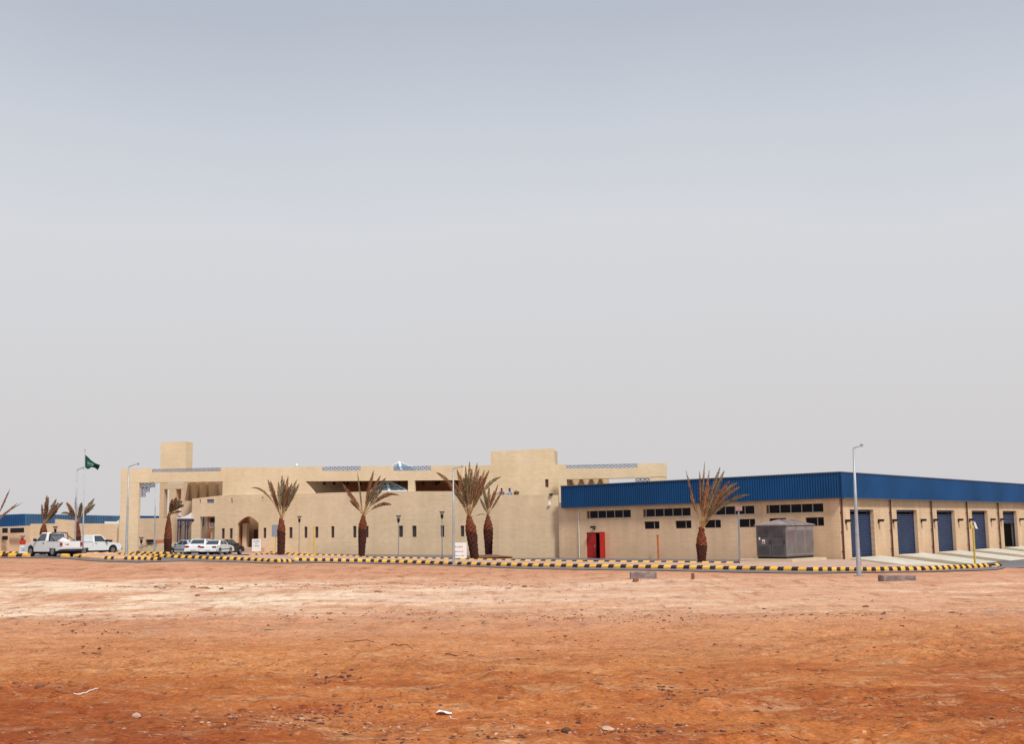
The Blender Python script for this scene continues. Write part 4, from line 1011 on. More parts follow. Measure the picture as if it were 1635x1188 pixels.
bl(-80, 40, 826, 820.8, 846, 840.2, 118, 132, .3, 'fascia_sheeting', M['blue'], .45)
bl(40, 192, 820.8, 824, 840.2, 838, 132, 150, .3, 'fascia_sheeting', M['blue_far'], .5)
bl(192, 300, 823.6, 824.6, 838, 838, 150, 163, .3, 'fascia_sheeting', M['blue'], .5)
bl(-80, 300, 825.2, 823.2, 826.3, 824.4, 117.5, 162.5, .25, 'coping', M['coping']) if False else None
bl(-80, 52, 845, 839.5, 890, 884, 118.6, 133, .3, 'wall', M['plaster'])
bl(5.2, 12.4, 843.5, 843.3, 851.4, 851.2, 126.5, 127.3, .12, 'window', M['glass']); bl(18, 38.5, 843.8, 843, 851.4, 850.8, 127.9, 130.2, .12, 'window', M['glass']); bl(5.2, 12.6, 856, 856, 862.7, 862.5, 126.5, 127.3, .12, 'window', M['glass'])
cw = empty('compound_wall', (0, 0, 0), 0, 'stepped beige compound wall at the left behind the palms and pickups', 'wall')
Yc = 122
bl(48.5, 88, 836.8, 836.2, 890, 888, Yc, Yc, .4, 'wall_panel', M['wall_f'], parent=cw)
bl(88.03, 122, 829.2, 831.3, 888, 888, Yc, Yc, .4, 'wall_panel', M['wall_f'], parent=cw)
bl(122.03, 196, 836.2, 836.4, 888, 886, Yc, Yc, .4, 'wall_panel', M['wall_f'], parent=cw)
bl(167, 187, 833.0, 833.2, 836.3, 836.4, Yc+.05, Yc+.05, .3, 'wall_cap', M['white'], parent=cw)
bl(187, 191.5, 831.6, 831.6, 836.3, 836.4, Yc+.05, Yc+.05, .3, 'wall_cap', M['white'], parent=cw)
for x0, x1 in ((140, 148), (172, 179)): bl(x0, x1, 862.3, 862.3, 865.4, 865.4, Yc-.08, Yc-.08, .07, 'vent_opening', M['void'], parent=cw)
bl(189.2, 190.8, 862, 862, 874, 874, Yc-.08, Yc-.08, .07, 'narrow_opening', M['darkframe'], parent=cw)

# ================================================================== street furniture
def street_lamp(px, py, top, arm, label, r0=.085, r1=.045, Y=None, hidden_base=None, group='tall galvanised street lamps'):
    g = on_ground(px, py) if Y is None else Vector((at_y(px, py, Y).x, Y, 0)); g.z = gz(g.x, g.y) if Y is not None else surf_z(g.x, g.y)
    if hidden_base: g.z = gz(g.x, g.y)
    T = at_y(top[0], top[1], g.y); A = at_y(arm[0], arm[1], g.y)
    root = empty('street_lamp', g, 0, label, 'street lamp', group)
    H = T.z-g.z; dx = T.x-g.x; ax = A.x-g.x; az = A.z-g.z
    mb = MB(); mb.tube([(0, 0, -.2), (0, 0, .02), (0, 0, .9), (dx*.15, 0, H*.5), (dx*.6, 0, H)], [r0*1.1, r0*1.1, r0, (r0+r1)/2, r1], 10); mb.build('pole', M['galv'], root, True)
    mb = MB(); mb.box(-.2, .2, -.2, .2, -.02, .035); mb.build('base_plate', M['galv_d'], root)
    for sx_ in (-.14, .14):
        for sy in (-.14, .14): pass
    mb = MB(); n = 6; pts = []
    for k in range(n+1):
        t_ = k/n; pts.append((dx*.6+(ax*.8-dx*.6)*t_, 0, H+(az-H)*math.sin(t_*math.pi/2)))
    mb.tube(pts, r1*.75, 6); mb.build('arm', M['galv'], root, True)
    sgn = 1 if ax > 0 else -1
    x0 = ax*.78; x1 = ax*1.02; mb = MB(); hh = .06
    mb.add([(x0, -.09, az-.02), (x1, -.12, az+.0), (x1, .12, az+.0), (x0, .09, az-.02), (x0, -.05, az+.09), (x1-.06*sgn, -.07, az+.10), (x1-.06*sgn, .07, az+.10), (x0, .05, az+.09)], [(3, 2, 1, 0), (4, 5, 6, 7), (0, 1, 5, 4), (1, 2, 6, 5), (2, 3, 7, 6), (3, 0, 4, 7)])
    hd = mb.build('lamp_head', M['galv_d'], root)
    mb = MB(); mb.box(min(x0, x1)+.06, max(x0, x1)-.06, -.06, .06, az-.05, az-.012); mb.build('lamp_glass', M['lampglass'], hd)
    mb = MB(); mb.box(r0*.6, r0*1.15, -.05, .05, .5, .85); mb.build('access_door', M['galv_d'], root)
    return root, g
lr, lg = street_lamp(1371.8, 921.5, (1364, 716), (1378, 712), 'tallest street lamp, in the sand before the warehouse corner', .105, .05)
mb = MB(); fz = lg.z; ft = [(-.95, -.45), (.75, -.5), (.9, .35), (-.8, .45)]
mb.prism(ft, lambda a, b, d: Vector((lg.x+a, lg.y+b, fz+d)), -.25, -.015); tag(mb.build('lamp_footing', M['greywood']), 'flat grey concrete footing under the tallest street lamp', 'footing')
street_lamp(724.6, 904, (723.4, 749), (739.8, 745.6), 'street lamp in the middle, standing left of the double palms', .085, .045)
street_lamp(201.5, 888.9, (205.2, 745.8), (222.3, 741.4), 'street lamp in front of the left pillar of the portal', .10, .05)
street_lamp(119, 886.5, (122.6, 750.8), (134.2, 747.6), 'street lamp behind the pickups beside the flagpole', .075, .05, Y=95)
street_lamp(246.3, 884, (247.8, 772), (243.5, 770.5), 'slim street lamp standing in the open portal', .07, .04, Y=101)

# flagpole with flag
g = at_y(131.8, 880, 93); g.z = gz(g.x, 93)
fpole = empty('flagpole', g, 0, 'tall thin flagpole flying a dark green flag at the left', 'flagpole')
T = at_y(135.7, 719.5, 93); mb = MB(); mb.tube([(0, 0, -.1), (0, 0, 1), (T.x-g.x, 0, T.z-g.z)], [.075, .07, .03], 8); mb.build('pole', M['galv'], fpole, True)
mb = MB(); mb.tube([(T.x-g.x, 0, T.z-g.z), (T.x-g.x, 0, T.z-g.z+.08)], [.05, .05], 8); mb.build('finial', M['galv_d'], fpole)
q = [at_y(135.6, 725.8, 93)-g, at_y(158.8, 742.5, 93)-g, at_y(154.0, 751, 93)-g, at_y(134.6, 744.6, 93)-g]
NX, NY = 20, 10
def flagpt(u, v, lift=0):
    a = q[0].lerp(q[1], u); b = q[3].lerp(q[2], u); p = a.lerp(b, v)
    p = p+Vector((0, 0, -.10*math.sin(u*math.pi)*(1-v)+(-.14*math.sin(u*math.pi*2)*v)))
    return p+Vector((0, (.16*math.sin(u*7+v*1.2)+.10*math.sin(u*13+2*v))*min(1, u*2.5)-lift, 0))
mb = MB(); vs_ = [flagpt(i/NX, j/NY) for i in range(NX+1) for j in range(NY+1)]
mb.add(vs_, [(i*(NY+1)+j, (i+1)*(NY+1)+j, (i+1)*(NY+1)+j+1, i*(NY+1)+j+1) for i in range(NX) for j in range(NY)])
fl = mb.build('flag', M['flag'], fpole, True, fix=False)
mb = MB()
def stroke(pts, w_): 
    for (u0, v0), (u1, v1) in zip(pts, pts[1:]):
        a = flagpt(u0, v0, .02); b = flagpt(u1, v1, .02); mb.bar(a, b, .012, w_, up=Vector((0, -1, 0)))
stroke([(.28, .70), (.40, .71), (.55, .72), (.70, .71)], .035); stroke([(.66, .67), (.68, .76)], .03); stroke([(.28, .70), (.25, .66)], .03)
for u0 in (.22, .29, .36, .43, .50, .57, .64, .70):
    stroke([(u0, .28), (u0+.005, .48), (u0+.035, .50), (u0+.04, .42)], .022)
stroke([(.24, .52), (.34, .56), (.46, .54)], .02); stroke([(.52, .55), (.60, .57), (.70, .52)], .02); stroke([(.30, .36), (.38, .33)], .018); stroke([(.48, .34), (.58, .36)], .018)
mb.build('emblem', M['flagwhite'], fl)

# garden lamps: thin post, dark bulb, flared hood
def garden_lamp(px, py, ytop, label, Y=None):
    g = on_ground(px, py) if Y is None else at_y(px, py, Y); 
    g.z = gz(g.x, g.y)+.1; T = at_y(px, ytop, g.y); H = T.z-g.z
    root = empty('garden_lamp', g, 0, label, 'garden lamp', 'garden lamps with flared hoods')
    mb = MB(); mb.tube([(0, 0, -.15), (0, 0, H-.62)], [.04, .03], 8); mb.build('post', M['galv_d'], root)
    mb = MB(); mb.tube([(0, 0, H-.63), (0, 0, H-.55), (0, 0, H-.34), (0, 0, H-.28)], [.05, .10, .12, .07], 10); mb.build('lamp_body', M['black'], root)
    mb = MB(); mb.tube([(0, 0, H-.29), (0, 0, H-.1), (0, 0, H-.04), (0, 0, H)], [.12, .19, .26, .20], 12); mb.build('hood', M['lampglass'], root)
    return root
garden_lamp(477.3, 886.5, 823.5, 'garden lamp left of the centre, between the leftmost facade palm and the yellow pole')
garden_lamp(636.2, 892, 822.3, 'garden lamp in the middle before the pair of slit windows')
garden_lamp(706.0, 893, 815.8, 'garden lamp just left of the middle street lamp')
garden_lamp(86.8, 884, 839.8, 'garden lamp above the bed of the nearest pickup', 104)
garden_lamp(34.8, 884, 854.8, 'garden lamp behind the red and white sign at the far left', 106)
garden_lamp(225.2, 880, 857, 'low garden lamp at the foot of the portal opening', 104)
# pole with small reddish board
def sign_pole(px, py, name, label, pm, boards, r=.05, Y=None, top=None, cat='sign'):
    g = on_ground(px, py) if Y is None else at_y(px, py, Y); g.z = gz(g.x, g.y)
    root = empty(name, g, 0, label, cat); T = at_y(top[0], top[1], g.y)
    mb = MB(); mb.tube([(0, 0, -.2), (T.x-g.x, 0, T.z-g.z)], r, 8); mb.build('pole', pm, root)
    for (x0, x1, y0, y1, m_) in boards:
        a = at_y(x0, y0, g.y)-g; b = at_y(x1, y1, g.y)-g; mb = MB(); mb.box(a.x, b.x, -r-.04, -r-.003, b.z, a.z); o = mb.build('board', m_, root)
        mb = MB(); mb.box(a.x-.02, b.x+.02, -r-.002, -r+.02, b.z-.02, a.z+.02); mb.build('board_frame', M['galv_d'], root)
    return root
rb = mat('faded red board', (.38, .20, .19), .6, .2, 8)
sign_pole(1181.2, 899.5, 'sign_post', 'slim grey pole with small faded red board before the warehouse windows', M['galv_d'], [(1173.8, 1184.3, 808.5, 815.8, rb)], .055, top=(1179, 808))
sign_pole(439.5, 887.5, 'sign_post', 'yellow pole with blue grey rectangular sign beside the leftmost facade palm', M['ypole'], [(434.6, 444.2, 838.8, 856.8, M['signgrey'])], .045, top=(440.8, 839))
sign_pole(502, 896.5, 'yellow_post', 'plain yellow post standing between two slit windows', M['ypole'], [], .05, top=(500.8, 840), cat='post')
g = on_ground(1557, 903); g.z = gz(g.x, g.y)+.1
yp = empty('sign_post', g, 0, 'yellow pole near the right kerb end with a tilted white sign', 'sign')
T = at_y(1553.5, 839, g.y)-g; mb = MB(); mb.tube([(0, 0, -.3), T], .075, 8); mb.build('pole', M['ypole'], yp)
mb = MB(); c = at_y(1556.5, 838.5, g.y)-g
pts = [at_y(1553, 833, g.y)-g, at_y(1556, 834, g.y)-g, at_y(1560.5, 845, g.y)-g, at_y(1556.5, 844, g.y)-g]
vs_ = [p+Vector((0, -.12, 0)) for p in pts]+[p+Vector((0, -.09, 0)) for p in pts]; mb.add(vs_, [(0, 1, 2, 3), (7, 6, 5, 4), (0, 4, 5, 1), (1, 5, 6, 2), (2, 6, 7, 3), (3, 7, 4, 0)]); mb.build('board', M['white'], yp)
mb = MB(); c = at_y(1552, 842, g.y)-g; mb.box(c.x-.12, c.x+.1, -.1, .1, c.z-.12, c.z+.12); mb.build('bracket', M['ypole'], yp)
# rusty post by the warehouse wall
g = PLF.P(sx(1057.5, 890), 0, -.5); g.z = gz(g.x, g.y); T = at_y(1056.6, 855.4, g.y)
pr = MB(); pr.tube([(0, 0, -.2), (-.03, 0, T.z-g.z)], .07, 8); pr.tube([(-.03, 0, T.z-g.z), (-.03, 0, T.z-g.z+.05)], .09, 8)
o = pr.build('rusty_post', M['rust']); o.location = g; tag(o, 'short orange rusty post against the warehouse wall left of the rightmost palm', 'post')

# boards with writing
def board(x0, x1, y0, y1, Y, lines, label, legs=True):
    a = at_y(x0, y0, Y); b = at_y(x1, y1, Y); cx = (a.x+b.x)/2; g = Vector((cx, Y, gz(cx, Y)))
    root = empty('notice_board', g, 0, label, 'sign'); w2 = (b.x-a.x)/2; z1 = a.z-g.z; z0 = max(.12, b.z-g.z)
    mb = MB(); mb.box(-w2, w2, -.03, .03, z0, z1); bo = mb.build('board', M['white'], root)
    mb = MB()
    for s_ in (-1, 1): mb.bar((s_*(w2-.1), .06, -.1), (s_*(w2-.1), .06, z1-.05), .06)
    mb.build('leg', M['galv_d'], root)
    hgt = z1-z0
    for (fz_, fx0, fx1, h_, m_, n_) in lines:     # little script-like strokes
        mb = MB(); zc = z0+hgt*fz_; rr = random.Random(int(fz_*1000)); x = -w2+2*w2*fx0; xe = -w2+2*w2*fx1
        mb.box(x, xe, -.038, -.031, zc-h_*.2, zc-h_*.2+h_*.22)
        while x < xe:
            wv = rr.uniform(.05, .11)
            if rr.random() < .72: mb.box(x, min(xe, x+wv*.45), -.040, -.0315, zc-h_*.2, zc+h_*rr.uniform(.15, .8))
            if rr.random() < .3: mb.box(x, x+.03, -.040, -.0315, zc-h_*.75, zc-h_*.5)
            x += wv
        mb.build('lettering', m_, bo)
    return root
gY = on_ground(735, 896).y
board(725.3, 745.2, 866.8, 891.5, gY, [(.72, .08, .36, .13, M['ink'], 4), (.72, .42, .68, .15, M['redink'], 4), (.44, .06, .74, .11, M['redink'], 6), (.16, .1, .8, .08, M['ink'], 6)], 'white notice board with red lettering beside the middle street lamp')
gY = 99.5
board(402.6, 416.6, 861, 880.8, gY, [(.82, .12, .85, .12, M['ink'], 5), (.60, .35, .65, .09, M['ink'], 3), (.45, .15, .8, .10, M['ink'], 6)], 'white notice board with grey lettering standing by the arched doorway')
gY = 97.0
rt = board(31.8, 43.5, 870.6, 884, gY, [(.62, .15, .7, .13, M['ink'], 4), (.36, .2, .8, .08, M['ink'], 5)], 'red topped white sign at the far left beside the pickup bonnet')
a = at_y(31.6, 862.3, gY)-rt.location; b = at_y(40.8, 870.0, gY)-rt.location; mb = MB(); mb.box(a.x, b.x, -.035, .03, b.z, a.z); mb.build('red_panel', M['signred'], rt)

# canopy with tensile roof
Yk = 108
cp = empty('canopy_shelter', (at_y(295, 870, Yk).x, Yk, gz(at_y(295, 870, Yk).x, Yk)), 0, 'small shelter with white fabric roof on dark blue posts left of the square doorway', 'shelter')
g = Vector(cp.location); P_ = lambda x, y_, dy=0: at_y(x, y_, Yk+dy)-g+Vector((0, 0, 0))
mb = MB(); A = P_(283, 827.5); B = P_(306.5, 828); C_ = P_(308, 821); n = 10; vs_ = []
for j in range(6):
    for i in range(n+1):
        t_ = i/n; p = A.lerp(B, t_); z = p.z+(C_.z-B.z+.1)*t_**2.2*(1-.6*j/5)+.04; vs_.append((p.x, j*.2-.2, z))
for j in range(6):
    for i in range(n+1):
        t_ = i/n; p = A.lerp(B, t_); vs_.append((p.x, j*.2-.2, p.z-.02))
N_ = 6*(n+1); fs = []
for j in range(5):
    for i in range(n):
        k = j*(n+1)+i; fs += [(k, k+1, k+n+2, k+n+1), (N_+k+n+1, N_+k+n+2, N_+k+1, N_+k)]
for i in range(n): fs += [(i, N_+i, N_+i+1, i+1), (5*(n+1)+i+1, N_+5*(n+1)+i+1, N_+5*(n+1)+i, 5*(n+1)+i)]
for j in range(5): fs += [(j*(n+1), (j+1)*(n+1), N_+(j+1)*(n+1), N_+j*(n+1)), (j*(n+1)+n, N_+j*(n+1)+n, N_+(j+1)*(n+1)+n, (j+1)*(n+1)+n)]
mb.add(vs_, fs); mb.build('fabric_roof', M['canopy'], cp)
mb = MB(); a = P_(284, 831); b = P_(306.5, 831); mb.bar(a+Vector((0, -.15, 0)), b+Vector((0, -.15, 0)), .10, .22); mb.build('beam', M['bluesteel'], cp); mb = MB(); mb.bar(a+Vector((0, .7, 0)), b+Vector((0, .7, 0)), .10, .22); mb.build('beam', M['bluesteel'], cp)
for x in (285, 296.8):
    for dy in (-.12, .7):
        a = P_(x, 831.5); mb = MB(); mb.tube([(a.x, dy, -.1), (a.x, dy, a.z)], .055, 8)
        e_ = .45 if x > 290 else .45
        mb.tube([(a.x, dy, a.z-.9), (a.x+e_*.3, dy, a.z-.45), (a.x+e_, dy, a.z-.1)], .03, 6); mb.build('post', M['bluesteel'], cp)

# ================================================================== vehicles
def wheel(root, x, y, r, w_, side):
    mb = MB(); mb.tube([(x, y-side*w_/2*1, r), (x, y-side*w_*.45, r), (x, y+side*w_*.45, r), (x, y+side*w_/2, r)], [r*.9, r, r, r*.9], 20)
    wh_ = mb.build('wheel', M['tyre'], root)
    mb = MB(); mb.tube([(x, y+side*(w_/2-.02), r), (x, y+side*(w_/2+.012), r)], [r*.62, r*.56], 14); rim = mb.build('rim', M['rim'], wh_)
    return wh_
def arc(cx, r, z0, n=9):      # arch cut from front to rear at floor level z0
    a0 = math.asin(min(1, max(-1, (z0-.30)/r))) if False else 0
    return [(cx+r*math.cos(t_), .30+r*math.sin(t_)) for t_ in np.linspace(-.12, math.pi+.12, n)]
def quad_on(mb, c, u0, u1, v0, v1, eps):
    bf_, br_, tr_, tf_ = [Vector(p) for p in c]    # bottom-front, bottom-rear, top-rear, top-front
    def P(u, v): return bf_.lerp(br_, u).lerp(tf_.lerp(tr_, u), v)
    n_ = (br_-bf_).cross(tf_-bf_).normalized()*eps
    a = [P(u0, v0), P(u1, v0), P(u1, v1), P(u0, v1)]
    vs_ = [p+n_ for p in a]+[p-n_*.5 for p in a]
    mb.add(vs_, [(0, 1, 2, 3), (7, 6, 5, 4), (0, 4, 5, 1), (1, 5, 6, 2), (2, 6, 7, 3), (3, 7, 4, 0)])
def vehicle(kind, label, paint, loc, heading, scale=1.0, group=None, cat=None):
    root = empty('pickup_truck' if kind == 'pickup' else 'parked_car', loc, math.pi/2-heading, label, cat or ('pickup' if kind == 'pickup' else 'car'), group)
    root.scale = (scale,)*3
    P_ = M[paint]; fn = lambda a, b, d: Vector((a, d, b))
    if kind == 'pickup':
        Wd, fa, ra, r = 1.72, 1.52, -1.38, .36
        prof = [(-2.38, .50), (-2.40, .62), (-.50, .62), (-.50, 1.06), (1.02, 1.05), (1.35, 1.03), (2.18, .92), (2.36, .78), (2.40, .50), (2.34, .36)]
        prof += [(fa+.46, .34)]+[(fa+.44*math.cos(t_), .38+.44*math.sin(t_)) for t_ in np.linspace(.0, math.pi, 9)]+[(fa-.46, .34), (ra+.46, .34)]+[(ra+.44*math.cos(t_), min(.60, .38+.44*math.sin(t_))) for t_ in np.linspace(.0, math.pi, 9)]+[(ra-.46, .38)]
    else:
        Wd, fa, ra, r = 1.68, 1.32, -1.28, .31
        prof = [(-2.10, .38), (-2.18, .55), (-2.16, .84), (-2.02, .93), (-1.45, .97), (.95, .93), (1.75, .80), (2.08, .66), (2.14, .45), (2.08, .26)]
        prof += [(fa+.39, .24)]+[(fa+.37*math.cos(t_), .31+.37*math.sin(t_)) for t_ in np.linspace(.0, math.pi, 9)]+[(fa-.39, .24), (ra+.39, .24)]+[(ra+.37*math.cos(t_), .31+.37*math.sin(t_)) for t_ in np.linspace(.0, math.pi, 9)]+[(ra-.39, .26)]
    mb = MB(); mb.prism(prof, fn, -Wd/2, Wd/2); body = mb.build('body', P_, root)
    bv = body.modifiers.new('bevel', 'BEVEL'); bv.width = .05; bv.segments = 2; bv.limit_method = 'ANGLE'; bv.angle_limit = R(50)
    mb = MB(); mb.box(ra-.55, fa+.55, -Wd/2+.22, Wd/2-.22, .2, .58 if kind != 'pickup' else .6); mb.build('underbody', M['underbody'], root)
    if kind == 'pickup': b0_, b1_, t0, t1, zb, zt = -.52, 1.12, -.40, .42, 1.045, 1.70
    else: b0_, b1_, t0, t1, zb, zt = -1.42, 1.00, -.86, .22, .935, 1.40
    wb, wt = Wd/2-.04, Wd/2-.20
    c = {('b', 'f', -1): (b1_, -wb, zb), ('b', 'f', 1): (b1_, wb, zb), ('b', 'r', -1): (b0_, -wb, zb), ('b', 'r', 1): (b0_, wb, zb), ('t', 'f', -1): (t1, -wt, zt), ('t', 'f', 1): (t1, wt, zt), ('t', 'r', -1): (t0, -wt, zt), ('t', 'r', 1): (t0, wt, zt)}
    mb = MB(); mb.hexa([c['b', 'r', -1], c['b', 'f', -1], c['b', 'f', 1], c['b', 'r', 1], c['t', 'r', -1], c['t', 'f', -1], c['t', 'f', 1], c['t', 'r', 1]])
    cab = mb.build('cabin', P_, root); bv = cab.modifiers.new('bevel', 'BEVEL'); bv.width = .07; bv.segments = 3
    for sd_ in (-1, 1):
        cc = [c['b', 'f', sd_], c['b', 'r', sd_], c['t', 'r', sd_], c['t', 'f', sd_]]; e_ = .012 if sd_ == 1 else -.012
        e_ = -e_ if False else e_
        wins = [(.14, .88)] if kind == 'pickup' else [(.14, .50), (.54, .90)]
        for u0, u1 in wins:
            mb = MB(); quad_on(mb, cc, u0, u1, .10, .88, e_); mb.build('side_window', M['carglass'], cab)
    mb = MB(); cc = [c['b', 'f', -1], c['b', 'f', 1], c['t', 'f', 1], c['t', 'f', -1]]; quad_on(mb, cc, .07, .93, .08, .92, .012); mb.build('windscreen', M['carglass'], cab)
    mb = MB(); cc = [c['b', 'r', 1], c['b', 'r', -1], c['t', 'r', -1], c['t', 'r', 1]]; quad_on(mb, cc, .09, .91, .12, .88, .012); mb.build('rear_window', M['carglass'], cab)
    for x in (fa, ra):
        for sd_ in (-1, 1): wheel(root, x, sd_*(Wd/2-.12), r, .22, sd_)
    L0 = prof[1][0]
    if kind == 'pickup':
        for sd_ in (-1, 1):
            mb = MB(); mb.box(-2.36, -.56, sd_*(Wd/2-.03)-.03, sd_*(Wd/2-.03)+.03, .60, 1.08); o = mb.build('bed_side', P_, root)
            mb = MB(); mb.box(-2.36, -.56, sd_*(Wd/2-.03)-.04, sd_*(Wd/2-.03)+.04, 1.081, 1.105); mb.build('bed_rail', M['trim'], root)
            mb = MB(); mb.box(-2.425, -2.33, sd_*(Wd/2-.07)-.07, sd_*(Wd/2-.07)+.07, .74, 1.0); mb.build('tail_light', M['tail'], root)
            mb = MB(); mb.box(.70, .86, sd_*(Wd/2+.10)-.09, sd_*(Wd/2+.10)+.09, 1.08, 1.28); mb.build('mirror', M['trim'], root)
            mb = MB(); mb.box(-.30, -.12, sd_*(Wd/2)-.015, sd_*(Wd/2)+.02, .93, .98); mb.build('handle', M['trim'], root)
            mb = MB(); mb.box(2.30, 2.42, sd_*(Wd/2-.25)-.17, sd_*(Wd/2-.25)+.17, .68, .84); mb.build('headlight', M['plate'], root)
        mb = MB(); mb.box(-2.41, -2.36, -Wd/2+.19, Wd/2-.19, .60, 1.07); tg = mb.build('tailgate', P_, root)
        mb = MB(); mb.box(-2.425, -2.411, .22, .34, .80, .90); mb.box(-2.425, -2.411, .36, .50, .84, .87); mb.build('tailgate_badge', M['redink'], tg)
        mb = MB(); mb.box(-.62, -.56, -Wd/2+.06, Wd/2-.06, .62, 1.07); mb.build('bed_front', P_, root)
        mb = MB(); mb.box(-2.50, -2.36, -Wd/2+.02, Wd/2-.02, .36, .52); bp_ = mb.build('rear_bumper', M['trim'], root)
        mb = MB(); mb.box(-2.515, -2.501, -.22, .22, .38, .49); mb.build('number_plate', M['bluesteel'], bp_)
        mb = MB(); mb.box(2.36, 2.48, -Wd/2+.02, Wd/2-.02, .38, .56); mb.build('front_bumper', M['trim'], root)
    else:
        for sd_ in (-1, 1):
            mb = MB(); mb.box(-2.20, -2.05, sd_*(Wd/2-.23)-.20, sd_*(Wd/2-.23)+.20, .68, .84); mb.build('tail_light', M['tail'], root)
            mb = MB(); mb.box(2.0, 2.13, sd_*(Wd/2-.25)-.18, sd_*(Wd/2-.25)+.18, .55, .68); mb.build('headlight', M['plate'], root)
            mb = MB(); mb.box(.62, .74, sd_*(Wd/2+.06)-.08, sd_*(Wd/2+.06)+.08, .94, 1.06); mb.build('mirror', M['trim'], root)
            for hx in (-.05, -1.0):
                mb = MB(); mb.box(hx-.08, hx+.08, sd_*(Wd/2)-.01, sd_*(Wd/2)+.018, .80, .84); mb.build('handle', M['trim'], root)
            mb = MB(); mb.box(-1.0, 1.0, sd_*(Wd/2)-.01, sd_*(Wd/2)+.014, .50, .56); mb.build('side_trim', M['trim'], root)
        mb = MB(); mb.box(-2.27, -2.15, -Wd/2+.04, Wd/2-.04, .34, .56); bp_ = mb.build('rear_bumper', M['trim'] if paint != 'carwhite' else P_, root)
        mb = MB(); mb.box(-2.285, -2.271, -.25, .25, .40, .52); mb.build('number_plate', M['plate'], bp_)
        mb = MB(); mb.box(2.08, 2.20, -Wd/2+.04, Wd/2-.04, .30, .50); mb.build('front_bumper', M['trim'] if paint != 'carwhite' else P_, root)
    return root
def put(px, Y):
    x = at_y(px, 885, Y).x; return Vector((x, Y, gz(x, Y)+.035))
GP = 'vehicles parked between the kerbs and the hall'
pk = vehicle('pickup', 'nearest white pickup, tailgate towards the camera, with roll bar and window guard', 'carwhite', put(84, 84.5), R(-52), 1.0, 'white pickups')
mb = MB()     # roll bar and ladder guard
for sd_ in (-1, 1): mb.tube([(-.74, sd_*.72, .62), (-.74, sd_*.70, 1.50), (-.80, sd_*.60, 1.66), (-.80, 0, 1.70)], .035, 8)
for sd_ in (-1, 1): mb.tube([(-.74, sd_*.71, 1.45), (-1.5, sd_*.78, 1.10)], .03, 6)
mb.build('roll_bar', M['trim'], pk)
for k in range(6):
    z_ = 1.14+k*.085; mb = MB(); mb.box(-.70, -.66, -.64, .64, z_, z_+.035); mb.build('guard_slat', M['galv'], pk)
mb = MB(); mb.tube([(-1.2, .45, .75), (-1.5, .1, 1.02), (-1.8, -.3, .8)], [.28, .34, .26], 8); o = mb.build('cargo_sack', M['white']); o.parent = None
o.matrix_world = pk.matrix_basis; o.location = pk.location; o.rotation_euler = pk.rotation_euler; tag(o, 'white sack lying in the bed of the nearest pickup', 'sack')
p2 = vehicle('pickup', 'second white pickup with high plain cab, facing right behind the nearest pickup', 'carwhite', put(147, 95), R(36), .92, 'white pickups')
for c_ in p2.children_recursive:
    if c_.name.startswith('rear_window'): bpy.data.objects.remove(c_); break
vehicle('sedan', 'silver blue saloon at the left end of the parked row', 'carsilver', put(299, 103.5), R(-50), .93, 'parked saloon cars')
vehicle('sedan', 'taller white saloon parked in the middle behind the other white one', 'carwhite', put(323, 98.5), R(6), .93, 'parked saloon cars')
vehicle('sedan', 'white saloon nearest the kerb with red rear lights', 'carwhite', put(347, 95), R(9), .84, 'parked saloon cars')
vehicle('sedan', 'black saloon at the right end of the parked row', 'carblack', put(360, 99), R(14), .92, 'parked saloon cars')

# ================================================================== palms
def frond_mesh(crown, tip, sag, m, seed, wid=.30, dens=34, petiole=.30, closed=.45):
    """rachis curve crown->tip; two rows of folded leaflets"""
    rr = random.Random(seed); A = Vector(crown); B = Vector(tip); d = B-A; L_ = d.length
    side = Vector((-d.z, 0, d.x)).normalized() if abs(d.z)+abs(d.x) > 0 else Vector((1, 0, 0))
    ctrl = A+d*.5+Vector((0, 0, 1))*sag*L_
    def Cv(t_): return A*(1-t_)**2+ctrl*2*t_*(1-t_)+B*t_**2
    mb = MB(); pts = [Cv(k/10) for k in range(11)]; mb.tube(pts, [.03-.0024*k for k in range(11)], 5, m=1)
    for k in range(dens):
        t_ = petiole+(1-petiole)*k/(dens-1)*.99; p = Cv(t_); tn = (Cv(min(1, t_+.02))-Cv(t_-.02)).normalized()
        env = math.sin(math.pi*min(1, max(.04, (t_-petiole+.05)/(1.08-petiole)))**.75)
        for sg in (-1, 1):
            ln = wid*1.7*env*rr.uniform(.75, 1.15)
            sv = (tn.cross(Vector((rr.uniform(-.35, .35), -1, rr.uniform(-.2, .2))))).normalized()*sg
            dv = (tn*(1-closed*.55)+sv*closed*rr.uniform(.55, 1.05)+Vector((0, rr.uniform(-.35, .35), -.10))).normalized()
            e = p+dv*ln; w_ = .020*rr.uniform(.9, 1.5); wv = dv.cross(Vector((0, 1, 0))).normalized()*w_
            mid_ = p.lerp(e, .45)
            mb.add([p, mid_+wv, e, mid_-wv, p+Vector((0, .012, 0))], [(0, 1, 2, 3), (4, 3, 2, 1)], 0)
    me_ = mb; return mb
